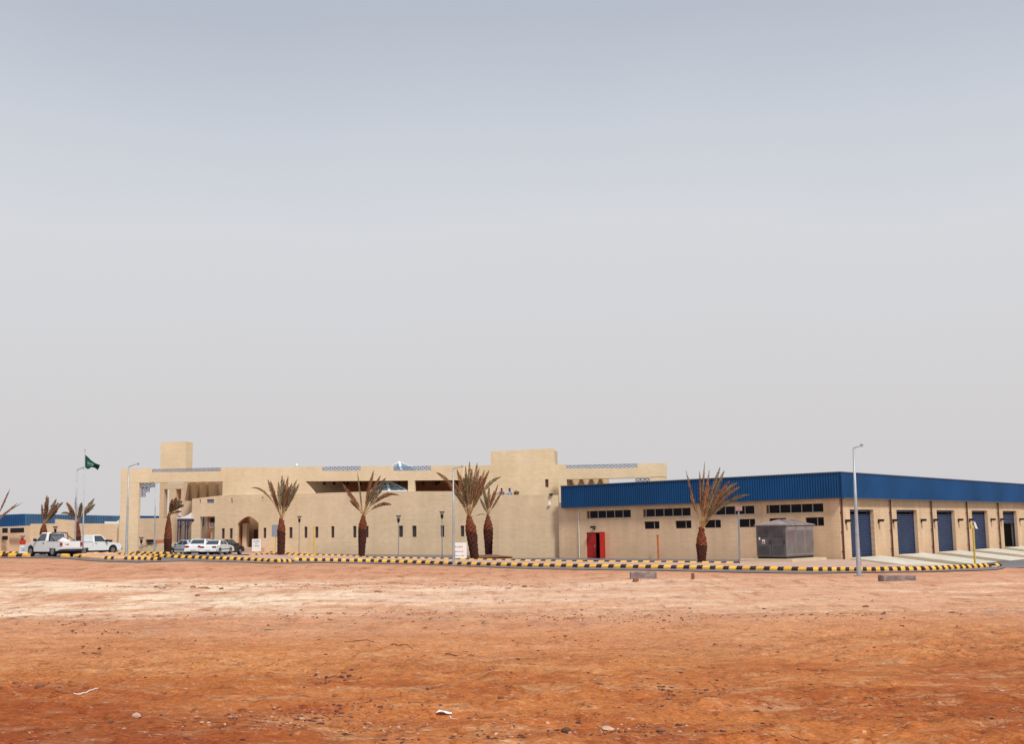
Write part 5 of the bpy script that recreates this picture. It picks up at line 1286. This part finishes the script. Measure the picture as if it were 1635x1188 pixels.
def trunk_mesh(prof, dx, seed, rough=.16, nseg=26):
    rr = random.Random(seed); mb = MB(); vs_ = []; rows = len(prof)
    for j, (z, r_) in enumerate(prof):
        for k in range(nseg):
            a_ = 2*math.pi*(k+.5*(j % 2))/nseg; q_ = r_*(1+rough*(((k*5+j*3) % 4)/3-.4)+rr.uniform(-.05, .05))
            vs_.append((dx(z)+q_*math.cos(a_), q_*math.sin(a_), z+rr.uniform(-.015, .015)))
    fs = []
    for j in range(rows-1):
        for k in range(nseg):
            a_, b_ = j*nseg+k, j*nseg+(k+1) % nseg; c_, d_ = (j+1)*nseg+(k+1) % nseg, (j+1)*nseg+k
            fs += [(a_, b_, c_, d_)]
    mb.add(vs_, fs+[tuple(range(nseg-1, -1, -1)), tuple((rows-1)*nseg+k for k in range(nseg))]); return mb
def palm(label, base, wpx_bot, wpx_max, ymax, tip, fronds, Y=None, seed=1, lean=None):
    g = on_ground(*base) if Y is None else at_y(base[0], base[1], Y); g.z = gz(g.x, g.y)+(.05 if Y is None else 0)
    if Y is not None: g = Vector((g.x, Y, gz(g.x, Y)))
    px2m = g.y/1866.0; root = empty('palm_tree', g, 0, label, 'palm tree', 'transplanted date palms with dry tied fronds')
    Tp = at_y(tip[0], tip[1], g.y)-g; H = Tp.z; zm = (at_y(base[0], ymax, g.y)-g).z
    dx = lambda z: Tp.x*max(0, z)/H
    rb_, rm = wpx_bot*px2m/2, wpx_max*px2m/2
    # bark
    zs = np.linspace(-.15, zm+.05, 26); prof = [(z, float(np.interp(z, [-.15, .15, zm*.6, zm+.05], [rb_*1.12, rb_, (rb_+rm)/2*1.02, rm]))) for z in zs]
    o = trunk_mesh(prof, dx, seed).build('trunk', M['trunk'], root)
    zs = np.linspace(zm+.03, H, 18); prof = [(z, float(np.interp(z, [zm, zm+(H-zm)*.35, zm+(H-zm)*.8, H], [rm*.98, rm*.86, rm*.42, rm*.22]))) for z in zs]
    o = trunk_mesh(prof, dx, seed+1, .22).build('crown_boots', M['boot'], root)
    rr = random.Random(seed); mb = MB()
    for k in range(60):      # cut frond stubs
        z = rr.uniform(zm*.55, H*.93); a_ = rr.uniform(0, 2*math.pi); r_ = float(np.interp(z, [0, zm, H], [rb_, rm, rm*.25]))*.95
        p = Vector((dx(z)+r_*math.cos(a_), r_*math.sin(a_), z)); mb.bar(p, p+Vector((math.cos(a_)*.06, math.sin(a_)*.06, .16)), .05, .03)
    mb.build('frond_stubs', M['boot'], root)
    cr_ = Vector((Tp.x, 0, Tp.z-.25))
    for i, f in enumerate(fronds):
        tx, ty, sag, mk = f[:4]; t3 = at_y(tx, ty, g.y)-g; dp = rr.uniform(-1, 1)*.5 if len(f) < 5 else f[4]
        t3.y = dp; c0_ = cr_+Vector((rr.uniform(-.08, .08), rr.uniform(-.08, .08), rr.uniform(-.1, .25)))
        wd = .30 if len(f) < 6 else f[5]
        if mk == 'b' and i % 4 != 3: m_ = M['frond']
        else: m_ = M['frondg']
        frond_mesh(c0_, t3, sag, m_, seed*100+i, wd*.78, 46, .28, .46).build('frond', [m_, M['petiole']], root, fix=False)
    return root
palm('palm left of centre, fronds fanned upright and one drooping far to the left', (448.7, 888.5), 11.2, 12.2, 850, (449.5, 826),
     [(427, 766, .03, 'b'), (431, 768, .02, 'b'), (449.7, 758.5, 0, 'g'), (452, 765, 0, 'g', .4), (460.8, 760.5, .01, 'b'), (456, 775, .01, 'g'), (473, 766, .02, 'g'), (467, 772, .02, 'g'), (479.3, 773, .04, 'g'), (474, 780, .03, 'g', -.6), (400.5, 779.5, .42, 'b', 0, .16), (447, 770, -.01, 'g', -.6), (463, 778, .03, 'b', -.4)], seed=3)
palm('palm before the middle of the hall with widely spread drooping fronds', (577.3, 890.5), 9.6, 13.4, 846, (580, 822),
     [(548.3, 773.5, .05, 'b'), (553, 783, .05, 'b', .5), (558.6, 799, .10, 'b', 0, .2), (570.5, 753.5, .0, 'b', 0, .14), (597.3, 752.5, .04, 'b'), (592, 764, .03, 'b', .5), (608.5, 760, .10, 'b'), (615.5, 763.5, .18, 'b', .2), (637.5, 791.5, .42, 'b', -.2), (624.5, 806, .34, 'b', .3), (629, 789, .32, 'b', .5), (604, 770, .06, 'g', -.5), (613, 776, .14, 'g', .6), (574, 785, 0, 'b', .3, .12)], seed=5)
palm('tallest bushy palm right of the middle street lamp', (758.5, 895.5), 12.5, 17.2, 850, (748.5, 822),
     [(696, 754.5, .30, 'b'), (713, 765, .14, 'b', .4), (730, 749.5, .04, 'b'), (734, 757, .03, 'g', .5), (743.5, 744.5, .0, 'g'), (749.5, 736.6, .0, 'g'), (754, 748, 0, 'b', -.5), (761.8, 738.4, .02, 'b'), (765, 747, .02, 'b', .5), (773.8, 750.5, .05, 'b'), (781, 751, .08, 'b', .3), (799.5, 761.5, .30, 'b'), (777, 762, .06, 'b', -.6), (729, 782, .05, 'g', -.4), (737, 765, .02, 'b', .6), (745, 757, 0, 'b', -.8), (768, 760, .04, 'b', -.7), (725, 770, .08, 'b', .5), (757, 760, .0, 'b', .8), (771, 775, .05, 'b', .8)], seed=8)
palm('shorter thin palm immediately right of the tallest bushy palm', (780.5, 890.5), 10.6, 14.8, 847, (779, 822.5),
     [(781, 775.5, 0, 'b', 0, .24), (795.3, 773.5, .02, 'b', 0, .2), (802.5, 784.5, .06, 'b', 0, .18), (772, 777, .03, 'b', .2, .24), (759.5, 824.5, .25, 'b', 0, .06), (766, 795, .03, 'g', .3, .2), (789, 783, .02, 'b', .5, .2), (776, 790, .0, 'g', -.5, .2)], seed=12)
palm('palm in front of the blue fascia warehouse with fronds bent to the right', (1120.7, 901.5), 12.4, 16.6, 872, (1119.8, 839.5),
     [(1095.3, 752, -.02, 'b', 0, .17), (1103, 790, .02, 'b', .3, .16), (1117, 752.5, 0, 'b', 0, .2), (1125, 737, -.01, 'b', 0, .16), (1133.8, 750, .0, 'b', .3, .2), (1151.5, 746, .06, 'g'), (1157.2, 752, .08, 'g', .2), (1178.7, 771, .26, 'b'), (1183.3, 777.5, .24, 'b', .4), (1195.5, 790.5, .30, 'g', -.2), (1163, 768.5, .14, 'b', -.4), (1140, 806, .06, 'b', -.5, .2), (1150, 790, .12, 'b', .5), (1128, 770, .0, 'b', -.4), (1136, 775, .03, 'b', .6), (1160, 800, .16, 'b', .3)], seed=15)
palm('palm in the left portal with its bundle of fronds swept to the right', (267.5, 886), 10.5, 11.5, 862, (269.5, 820),
     [(275.5, 796.5, .0, 'b', 0, .2), (281.5, 795, .08, 'b'), (286, 797, .12, 'b', .4), (291, 800.5, .24, 'b'), (291.5, 807, .26, 'b', .3), (289, 817, .2, 'b', .2, .18), (278, 805, .04, 'b', -.4), (271, 806, .0, 'b', .4, .2), (284, 808, .12, 'b', -.5)], Y=103, seed=19)
palm('palm behind the cab of the nearest pickup', (68.5, 884), 9.5, 11, 852, (70, 836),
     [(66.7, 805, -.02, 'b', 0, .2), (74.7, 791.5, 0, 'b'), (81, 794.5, .03, 'b'), (87, 797, .04, 'b', .4), (95.5, 803, .10, 'b'), (97.5, 802.5, .14, 'b', .4), (78, 806, .02, 'b', -.4), (89, 812, .1, 'b', .5), (72, 800, 0, 'g', .5)], Y=101, seed=23)
palm('palm between the two white pickups beside the flagpole', (124.6, 884), 7.5, 9, 858, (124, 833),
     [(104.5, 802.5, .08, 'b'), (107, 808, .10, 'b', .4), (120.8, 794.5, 0, 'b', 0, .2), (128, 806, .0, 'b', .4), (147.8, 796, .02, 'g'), (150, 805, .04, 'g', .3), (133, 803, .02, 'g', -.4), (97, 820.5, .40, 'b', 0, .18), (138, 812, .03, 'b', .5), (115, 815, .05, 'b', -.4)], Y=100, seed=27)
palm('palm cut by the left edge of the view, only frond tips visible', (-10, 886), 11, 13, 850, (-8, 830),
     [(16.0, 781, .02, 'b', 0, .13), (28.0, 803.5, .04, 'b', 0, .12), (34, 803, .05, 'g', .2, .07), (19, 812.5, .12, 'b', 0, .12), (-25, 780, 0, 'b'), (-12, 770, 0, 'g')], Y=88, seed=31)
# planting bed beside palms
gpt = on_ground(779, 892.2)
mb = MB(); n = 18; vs_ = [(gpt.x+2.0*math.cos(2*math.pi*k/n)*random.uniform(.85, 1.1), gpt.y+1.2*math.sin(2*math.pi*k/n), gz(gpt.x, gpt.y)+.13) for k in range(n)]+[(gpt.x+.1, gpt.y, gz(gpt.x, gpt.y)+.34)]
mb.add(vs_, [(k, (k+1) % n, n) for k in range(n)]); tag(mb.build('planting_soil', M['stone']), 'low mound of dark soil round the foot of the shorter thin palm', None, None, 'structure')

# ================================================================== people on the terrace
def person(label, px, ytop, shirt, arm_dir, seed):
    s_, z_ = fp(px, ytop, .75); g = PF.P(s_, zfl, .75)
    root = empty('person', g, math.atan2(FS.y, FS.x), label, 'person'); H = 1.70
    # continuous body: skin modifier on a skeleton (local x right, -y towards the viewer)
    J = {'pel': (0, .06, .92), 'waist': (0, .03, 1.08), 'chest': (0, -.02, 1.30), 'neck': (0, -.04, 1.46), 'head0': (0, -.05, 1.55), 'head1': (0, -.05, 1.66),
         'hipl': (-.10, .06, .88), 'kneel': (-.11, .02, .48), 'ankl': (-.11, .08, .08), 'toel': (-.11, -.10, .04), 'hipr': (.10, .06, .88), 'kneer': (.11, .02, .48), 'ankr': (.12, .06, .08), 'toer': (.12, -.12, .04),
         'shl': (-.19, -.02, 1.40), 'ell': (-.30*abs(arm_dir[0]) - .02, -.25, 1.22), 'wrl': (-.42*abs(arm_dir[0]), -.42, 1.20), 'shr': (.19, -.02, 1.40), 'elr': (.30, -.22, 1.22), 'wrr': (.22+.2*arm_dir[1], -.42, 1.20)}
    rd = {'pel': .14, 'waist': .13, 'chest': .155, 'neck': .055, 'head0': .085, 'head1': .095, 'hipl': .10, 'kneel': .062, 'ankl': .042, 'toel': .038, 'hipr': .10, 'kneer': .062, 'ankr': .042, 'toer': .038, 'shl': .065, 'ell': .045, 'wrl': .03, 'shr': .065, 'elr': .045, 'wrr': .03}
    E = [('pel', 'waist'), ('waist', 'chest'), ('chest', 'neck'), ('neck', 'head0'), ('head0', 'head1'), ('pel', 'hipl'), ('hipl', 'kneel'), ('kneel', 'ankl'), ('ankl', 'toel'), ('pel', 'hipr'), ('hipr', 'kneer'), ('kneer', 'ankr'), ('ankr', 'toer'), ('chest', 'shl'), ('shl', 'ell'), ('ell', 'wrl'), ('chest', 'shr'), ('shr', 'elr'), ('elr', 'wrr')]
    ks = list(J)
    def skin(name, keys, edges, infl, m_):
        kk = [k for k in ks if k in keys]; me_ = bpy.data.meshes.new(name); me_.from_pydata([J[k] for k in kk], [(kk.index(a), kk.index(b)) for a, b in edges], [])
        o = bpy.data.objects.new(name, me_); COL.objects.link(o); o.parent = root; me_.materials.append(m_)
        md = o.modifiers.new('skin', 'SKIN'); sv = me_.skin_vertices[0].data
        for i, k in enumerate(kk): sv[i].radius = (rd[k]*infl, rd[k]*infl)
        sv[0].use_root = True; md.use_smooth_shade = True
        o.modifiers.new('sub', 'SUBSURF').levels = 1; return o
    skin('body', set(ks), E, 1.0, M['skin'])
    top_k = {'pel', 'waist', 'chest', 'shl', 'ell', 'shr', 'elr'}; skin('shirt', top_k, [e for e in E if e[0] in top_k and e[1] in top_k], 1.17, shirt)
    low_k = {'pel', 'hipl', 'kneel', 'ankl', 'hipr', 'kneer', 'ankr'}; skin('trousers', low_k, [e for e in E if e[0] in low_k and e[1] in low_k], 1.18, M['trousers'])
    mb = MB(); n = 8; vs_ = []; 
    for j in range(6):
        ph = math.pi*.56*j/5
        for k in range(n*2): t_ = math.pi*k/n; vs_.append((.105*math.sin(ph)*math.cos(t_), -.045+.115*math.sin(ph)*math.sin(t_)+.015, 1.635+.115*math.cos(ph)))
    mb.add(vs_, [(j*2*n+k, j*2*n+(k+1) % (2*n), (j+1)*2*n+(k+1) % (2*n), (j+1)*2*n+k) for j in range(5) for k in range(2*n)]); mb.build('hair', M['hair'], root, True)
    for sgn, w0 in ((-1, 'wrl'), (1, 'wrr')):
        mb = MB(); p = Vector(J[w0]); mb.tube([p, p+Vector((0, -.05, -.005)), p+Vector((0, -.09, -.015))], [.03, .038, .034], 8)
        for f in range(4): a_ = p+Vector((-.03+.02*f, -.085, -.012)); mb.tube([a_, a_+Vector((0, -.04, -.004)), a_+Vector((0, -.065-.008*(f in (1, 2)), -.022))], [.010, .009, .007], 6)
        a_ = p+Vector((-sgn*.035, -.03, 0)); mb.tube([a_, a_+Vector((-sgn*.025, -.035, -.005)), a_+Vector((-sgn*.03, -.06, -.015))], [.011, .010, .007], 6); mb.build('hand', M['skin'], root)
    mb = MB(); mb.tube([(0, -.135, 1.62), (0, -.165, 1.595), (0, -.14, 1.59)], [.012, .018, .015], 6); mb.build('nose', M['skin'], root)
    mb = MB()
    for sgn in (-1, 1): mb.tube([(sgn*.035, -.128, 1.635), (sgn*.035, -.142, 1.635)], .011, 6)
    mb.build('eyes', M['hair'], root)
    return root
person('worker in purple grey shirt leaning on the terrace parapet behind palm fronds', 801, 781, M['shirtgrey'], (1.0, .3), 1)
person('worker in light blue shirt on the terrace, next to the brown sack', 813.8, 780, M['shirtblue'], (.6, 0), 2)
s_, z_ = fp(824.3, 790, .2)
mb = MB(); c = PF.P(s_, z_+.02, .2)
mb.tube([c+FS*-.22+Vector((0, 0, .22)), c+FS*-.16+Vector((0, 0, .12)), c+Vector((0, 0, .17)), c+FS*.18+Vector((0, 0, .14)), c+FS*.25+Vector((0, 0, .26))], [.06, .17, .20, .17, .05], 9)
tag(mb.build('sack', M['bundle'], smooth_=True), 'brown sack slumped on the terrace parapet right of the two workers', 'sack')

# ================================================================== ground debris
def rock_bm(seed, sx_, sy, sz, sub=2):
    rr = random.Random(seed); bm = bmesh.new(); bmesh.ops.create_icosphere(bm, subdivisions=sub, radius=1)
    offs = [(Vector((rr.gauss(0, 1), rr.gauss(0, 1), rr.gauss(0, 1))).normalized(), rr.uniform(.55, .95)) for _ in range(9)]
    for v in bm.verts:
        for n_, d in offs:
            e = v.co.dot(n_)
            if e > d: v.co -= n_*(e-d)*.85
        v.co = Vector((v.co.x*sx_, v.co.y*sy, v.co.z*sz))
    return bm
def rock(px, py, sx_, sy, sz, m_, label, name='stone', seed=1, sink=.3, rz=0):
    sx_ *= .75; sy *= .75; sz *= .8
    g = on_ground(px, py); z = surf_z(g.x, g.y); bm = rock_bm(seed, sx_, sy, sz); me_ = bpy.data.meshes.new(name); bm.to_mesh(me_); bm.free(); me_.materials.append(m_)
    o = bpy.data.objects.new(name, me_); COL.objects.link(o); o.location = (g.x, g.y, z+sz*(1-sink)-sz*.5); o.rotation_euler = (0, 0, rz); return tag(o, label, 'stone' if name == 'stone' else name.replace('_', ' '))
rock(259, 945, .22, .16, .12, M['palestone'], 'pale rounded stone at the left end of the pale sand strip', seed=2)
rock(249, 943.5, .14, .12, .10, M['stone'], 'dark stone touching the pale rounded stone on its left', seed=3)
rock(308, 943.5, .17, .12, .09, M['stone'], 'dark stone left of the orange soil lump on the pale strip', seed=4)
rock(326, 944.5, .42, .2, .12, M['clod'], 'orange soil lump on the pale sand strip', 'soil_lump', seed=5)
rock(354, 945.5, .15, .12, .08, M['stone'], 'dark stone right of the orange soil lump', seed=6)
rock(316, 953.5, .16, .1, .06, M['stone'], 'flat dark stone below the orange soil lump', seed=7)
rock(604, 947, .22, .14, .09, M['stone'], 'reddish stone in the middle of the pale strip', seed=8)
rock(810, 941.5, .24, .15, .08, M['stone'], 'dark flat stone on the pale strip below the double palms', seed=9)
rock(838, 938.5, .20, .15, .10, M['clod'], 'brown clod on the pale strip right of the dark flat stone', seed=10)
rock(826, 929, .16, .12, .08, M['palestone'], 'small whitish stone near the road right of the double palms', seed=11)
rock(969, 1154, .085, .06, .035, M['palestone'], 'pale flat stone in the foreground right of centre', seed=12)
rock(1382, 968.5, .17, .10, .05, M['stone'], 'small dark stone on open sand below the tallest street lamp', seed=13)
rock(1338, 1061, .055, .04, .04, M['stone'], 'small dark pebble alone on the right foreground sand', seed=14)
rock(1524, 979, .24, .10, .07, M['stone'], 'brown stone at the right on open sand', seed=15)
rock(26, 1089, .10, .045, .05, M['stone'], 'dark elongated stone near the left edge of the foreground', seed=16, rz=-.3)
rock(63, 1097, .075, .05, .055, M['stone'], 'dark angular stone right of the elongated one at the left', seed=17, rz=.5)
rock(98, 1130, .05, .035, .03, M['stone'], 'small dark stone below the white plastic strip', seed=18)
rock(218, 1143, .06, .05, .045, M['palestone'], 'pinkish stone in the left foreground', seed=19)
rock(905, 1155, .07, .05, .04, M['stone'], 'reddish stone in the foreground near the pale flat stone', seed=20)
rock(1055, 1160, .06, .05, .04, M['stone'], 'dark reddish stone at the lower right of centre', seed=21)
rock(800, 1115, .05, .035, .03, M['stone'], 'dark stone right of the white litter', seed=22)
# concrete lumps, post stub
def block(pts, h0, h1, m_, name, label, cat, px, py, yaw=0):
    g = on_ground(px, py); z = surf_z(g.x, g.y); mb = MB(); mb.prism(pts, lambda a, b, d: Vector((a, b, d)), h0, h1); o = mb.build(name, m_); o.location = (g.x, g.y, z); o.rotation_euler = (R(random.uniform(-1, 1)), R(random.uniform(-1, 1)), yaw)
    bv = o.modifiers.new('bevel', 'BEVEL'); bv.width = .03; bv.segments = 2
    return tag(o, label, cat)
block([(-.60, -.25), (.62, -.3), (.66, .25), (-.55, .32)], -.05, .30, M['greywood'], 'concrete_block', 'grey concrete block with eroded foot before the middle kerb', 'block', 1026, 926, .05)
block([(-.14, -.12), (.12, -.1), (.10, .12), (-.1, .1)], -.1, .16, M['stone'], 'brick_piece', 'broken foot beneath the left end of the grey concrete block', 'rubble', 1015, 931, .3)
block([(-.66, -.35), (.72, -.3), (.70, .3), (-.7, .35)], -.15, .23, M['greywood'], 'concrete_block', 'low grey concrete block sunk in sand right of the tallest street lamp', 'block', 1432, 930, -.02)
g = on_ground(1106.3, 929); mb = MB(); mb.tube([(0, 0, -.2), (.01, 0, .20), (.0, 0, .27)], [.075, .07, .06], 8); o = mb.build('post_stub', M['stick']); o.location = (g.x, g.y, surf_z(g.x, g.y)); tag(o, 'short brown post stub in the sand below the rightmost palm', 'post')
# sticks
def stick(x0, y0, x1, y1, label, r_=.010, m_='stick', name='stick', bend=.03):
    a = on_ground(x0, y0); b = on_ground(x1, y1); pts = []
    for k in range(9):
        p = a.lerp(b, k/8); pts.append((p.x, p.y+math.sin(k*1.3)*bend, surf_z(p.x, p.y)+r_*.8+.004))
    g = Vector(pts[0]); mb = MB(); mb.tube([Vector(p)-g for p in pts], [r_*(1-.05*k) for k in range(9)], 6); o = mb.build(name, M[m_]); o.location = g; return tag(o, label, name.replace('_', ' '))
stick(550, 1028.6, 598, 1029.8, 'longest straight stick on the sand left of centre')
stick(624, 1033, 660, 1037.5, 'curved stick right of the longest straight one', bend=.06)
stick(711, 1043, 757, 1046, 'thin stick with forked end near the middle of the sand')
stick(422, 1005, 443, 1005.5, 'short stick highest up on the left sand')
stick(498, 1026, 512, 1028, 'very short stick left of the longest straight one')
stick(122, 1050, 140, 1050, 'left one of two short dark sticks in a line', .012)
stick(146, 1049.5, 163, 1048.8, 'right one of two short dark sticks in a line', .012)
stick(88, 1110.5, 124, 1108.5, 'thin dark stem reaching the white plastic strip from the left', .008)
# white litter
g = on_ground(709, 1130); z = surf_z(g.x, g.y); mb = MB(); rr = random.Random(4); vs_ = []
for i in range(7):
    for j in range(5): vs_.append(((i-3)*.024, (j-2)*.022, .015+.03*max(0, 1-abs(i-1.6)/3)*rr.uniform(.5, 1.3)))
mb.add(vs_, [(i*5+j, (i+1)*5+j, (i+1)*5+j+1, i*5+j+1) for i in range(6) for j in range(4)]); o = mb.build('crumpled_paper', M['litter']); o.location = (g.x, g.y, z); o.modifiers.new('thick', 'SOLIDIFY').thickness = .003; tag(o, 'crumpled white paper in the centre foreground', 'litter')
stick(718, 1131.5, 729, 1134.8, 'thin white shred trailing right of the crumpled paper', .004, 'litter', 'paper_shred', .004)
stick(118, 1111, 157, 1107, 'pale plastic strip lying in the left foreground', .006, 'litter', 'plastic_strip', .006)
bpy.data.materials['white litter']

# gravel and clods nobody could count
def scatter(name, n, m_, label, ylo, yhi, smin, smax, seed, flat=.5, xr=.62, clump=None):
    r_ = np.random.default_rng(seed); base = []
    for k in range(5):
        bm = bmesh.new(); bmesh.ops.create_icosphere(bm, subdivisions=1, radius=1); rr = random.Random(k+seed)
        for v in bm.verts: v.co *= rr.uniform(.65, 1.25)
        bm.verts.ensure_lookup_table(); base.append((np.array([v.co[:] for v in bm.verts]), np.array([[v.index for v in f.verts] for f in bm.faces]))); bm.free()
    u = r_.random(n); Y = 1/(1/ylo+(1/yhi-1/ylo)*u)            # even density in depth as seen at a low angle
    X = (r_.random(n)*2-1)*xr*(Y+4)
    if clump:
        keep = vnoise(X*clump, Y*clump*1.3, seed+5) > .56; X, Y = X[keep], Y[keep]
    n = len(X); S = smin+(smax-smin)*r_.random(n)**3; S *= (Y/12)**.35
    Z = gz_smooth(X, Y)+sand_relief(X, Y); V = []; Fc = []; o_ = 0
    for i in range(n):
        bv, bf_ = base[i % 5]; a_ = r_.random()*6.28; c_, s_ = math.cos(a_), math.sin(a_); sc = np.array([S[i]*r_.uniform(.8, 1.7), S[i], S[i]*flat])
        v = bv*sc; v = np.stack([v[:, 0]*c_-v[:, 1]*s_, v[:, 0]*s_+v[:, 1]*c_, v[:, 2]], 1)+np.array([X[i], Y[i], Z[i]+S[i]*flat*.25])
        V.append(v); Fc.append(bf_+o_); o_ += len(bv)
    V = np.concatenate(V); Fc = np.concatenate(Fc); me_ = bpy.data.meshes.new(name); me_.from_pydata(V.tolist(), [], Fc.tolist()); me_.materials.append(m_)
    o = bpy.data.objects.new(name, me_); COL.objects.link(o); return tag(o, label, None, None, 'stuff')
scatter('soil_clods', 12000, M['clod'], 'small orange soil clods strewn over the foreground sand', 6, 40, .005, .034, 5, .35, clump=.5)
scatter('dark_gravel', 5200, M['darkclod'], 'dark gravel and twigs scattered over the sand', 6, 60, .004, .030, 9, .30, clump=.35)
scatter('pale_gravel', 2600, M['palestone'], 'pale gravel scattered over the sand', 6, 62, .004, .022, 14, .4, clump=.4)
def clusters(name, centres, per, m_, label, smin, smax, seed, flat=.4):
    rr = random.Random(seed); mb = MB()
    for (px_, py_, rx, ry) in centres:
        c = on_ground(px_, py_)
        for _ in range(per):
            x = c.x+rr.gauss(0, rx); y_ = max(5, c.y+rr.gauss(0, ry)); z = surf_z(x, y_); q = rr.uniform(smin, smax)*(c.y/12)**.5
            a_ = rr.uniform(0, 6.28); ca, sa = math.cos(a_), math.sin(a_); L1, L2, H_ = q*rr.uniform(.8, 2.0), q*rr.uniform(.5, 1), q*flat*rr.uniform(.7, 1.6)
            pts = [(-L1, -L2*.6), (0, -L2), (L1, -L2*.3), (L1*.7, L2*.8), (-L1*.5, L2)]
            lo = [(x+(a*ca-b*sa), y_+(a*sa+b*ca), z-.01) for a, b in pts]; hi = [(x+(a*ca-b*sa)*.6+rr.uniform(-.3, .3)*q, y_+(a*sa+b*ca)*.6, z+H_*rr.uniform(.5, 1.1)) for a, b in pts]
            mb.add(lo+hi, [(5, 6, 7, 8, 9)]+[(i, (i+1) % 5, (i+1) % 5+5, i+5) for i in range(5)])
    o = mb.build(name, m_); return tag(o, label, None, None, 'stuff')
clusters('broken_soil', [(420, 1142, .45, .25), (470, 1136, .5, .2), (530, 1130, .5, .2), (560, 1124, .3, .15), (380, 1146, .4, .2), (930, 1155, .5, .2), (1000, 1168, .5, .15), (1050, 1165, .35, .15), (820, 1178, .5, .12), (1085, 1075+30, .3, .2), (100, 1000, .8, .5), (135, 1012, .6, .4), (190, 1011, .3, .3), (105, 1037, .4, .3), (540, 1080, .3, .3), (550, 1088, .2, .2)], 34, M['darkclod'], 'crumbled dark red soil in loose clusters over the foreground', .006, .026, 3)
clusters('orange_rubble', [(440, 1138, .6, .3), (500, 1132, .6, .3), (980, 1160, .7, .3), (1060, 1170, .5, .2), (330, 1060, .6, .5), (620, 1150, .6, .3), (1270, 1110, .6, .3), (1500, 1140, .6, .4)], 60, M['clod'], 'crumbled orange soil lying in loose clusters over the foreground', .006, .024, 4)
clusters('gravel_band', [(430, 983, 3, 1.4), (560, 980, 4, 1.6), (640, 988, 3, 1), (760, 978, 4, 1.8), (880, 980, 3.4, 1.5), (905, 989, 2, .4), (960, 984, 2, .5), (1030, 983, 2, .6), (1130, 985, 3, .9), (1190, 987, 3, 1), (1270, 985, 2, .8), (1310, 990, 2, .8), (330, 941, 3, 1), (480, 936, 4, 1.4), (560, 935, 4, 1.2), (700, 940, 4, 1), (860, 935, 4, 1.2)], 60, M['darkclod'], 'grey brown gravel lying in a loose band across the graded sand', .008, .028, 5, .30)
clusters('pale_rubble', [(720, 931, 1.5, 1), (640, 928, 1.2, .8), (940, 1160, .4, .2), (1000, 1155, .3, .2), (480, 1142, .5, .3), (600, 1146, .6, .2), (1200, 930, 3, 1), (1300, 935, 3, 1)], 26, M['palestone'], 'pale rubble bits dotted over the sand', .006, .022, 6, .45)
# dry twigs
rr = random.Random(77); mb = MB()
for k in range(700):
    u = rr.random(); Y = 1/(1/6.5+(1/34-1/6.5)*u); X = rr.uniform(-.5, .5)*(Y+3)
    if vnoise(np.array([X*.5]), np.array([Y*.6]), 91)[0] < .5: continue
    a_ = rr.gauss(0, .5); L_ = rr.uniform(.03, .16)*(Y/12)**.5; z = surf_z(X, Y)+.006; b_ = a_+rr.uniform(-.7, .7); p0 = Vector((X, Y, z)); p1 = p0+Vector((math.cos(a_), math.sin(a_), 0))*L_*.5; p1.z = surf_z(p1.x, p1.y)+rr.uniform(.004, .02); p2 = p1+Vector((math.cos(b_), math.sin(b_), 0))*L_*.5; p2.z = surf_z(p2.x, p2.y)+.005
    mb.tube([p0, p1, p2], [.004, .0035, .002], 3, cap=False)
tag(mb.build('dry_twigs', M['stick'], fix=False), 'dry broken twigs strewn thinly over the foreground sand', None, None, 'stuff')
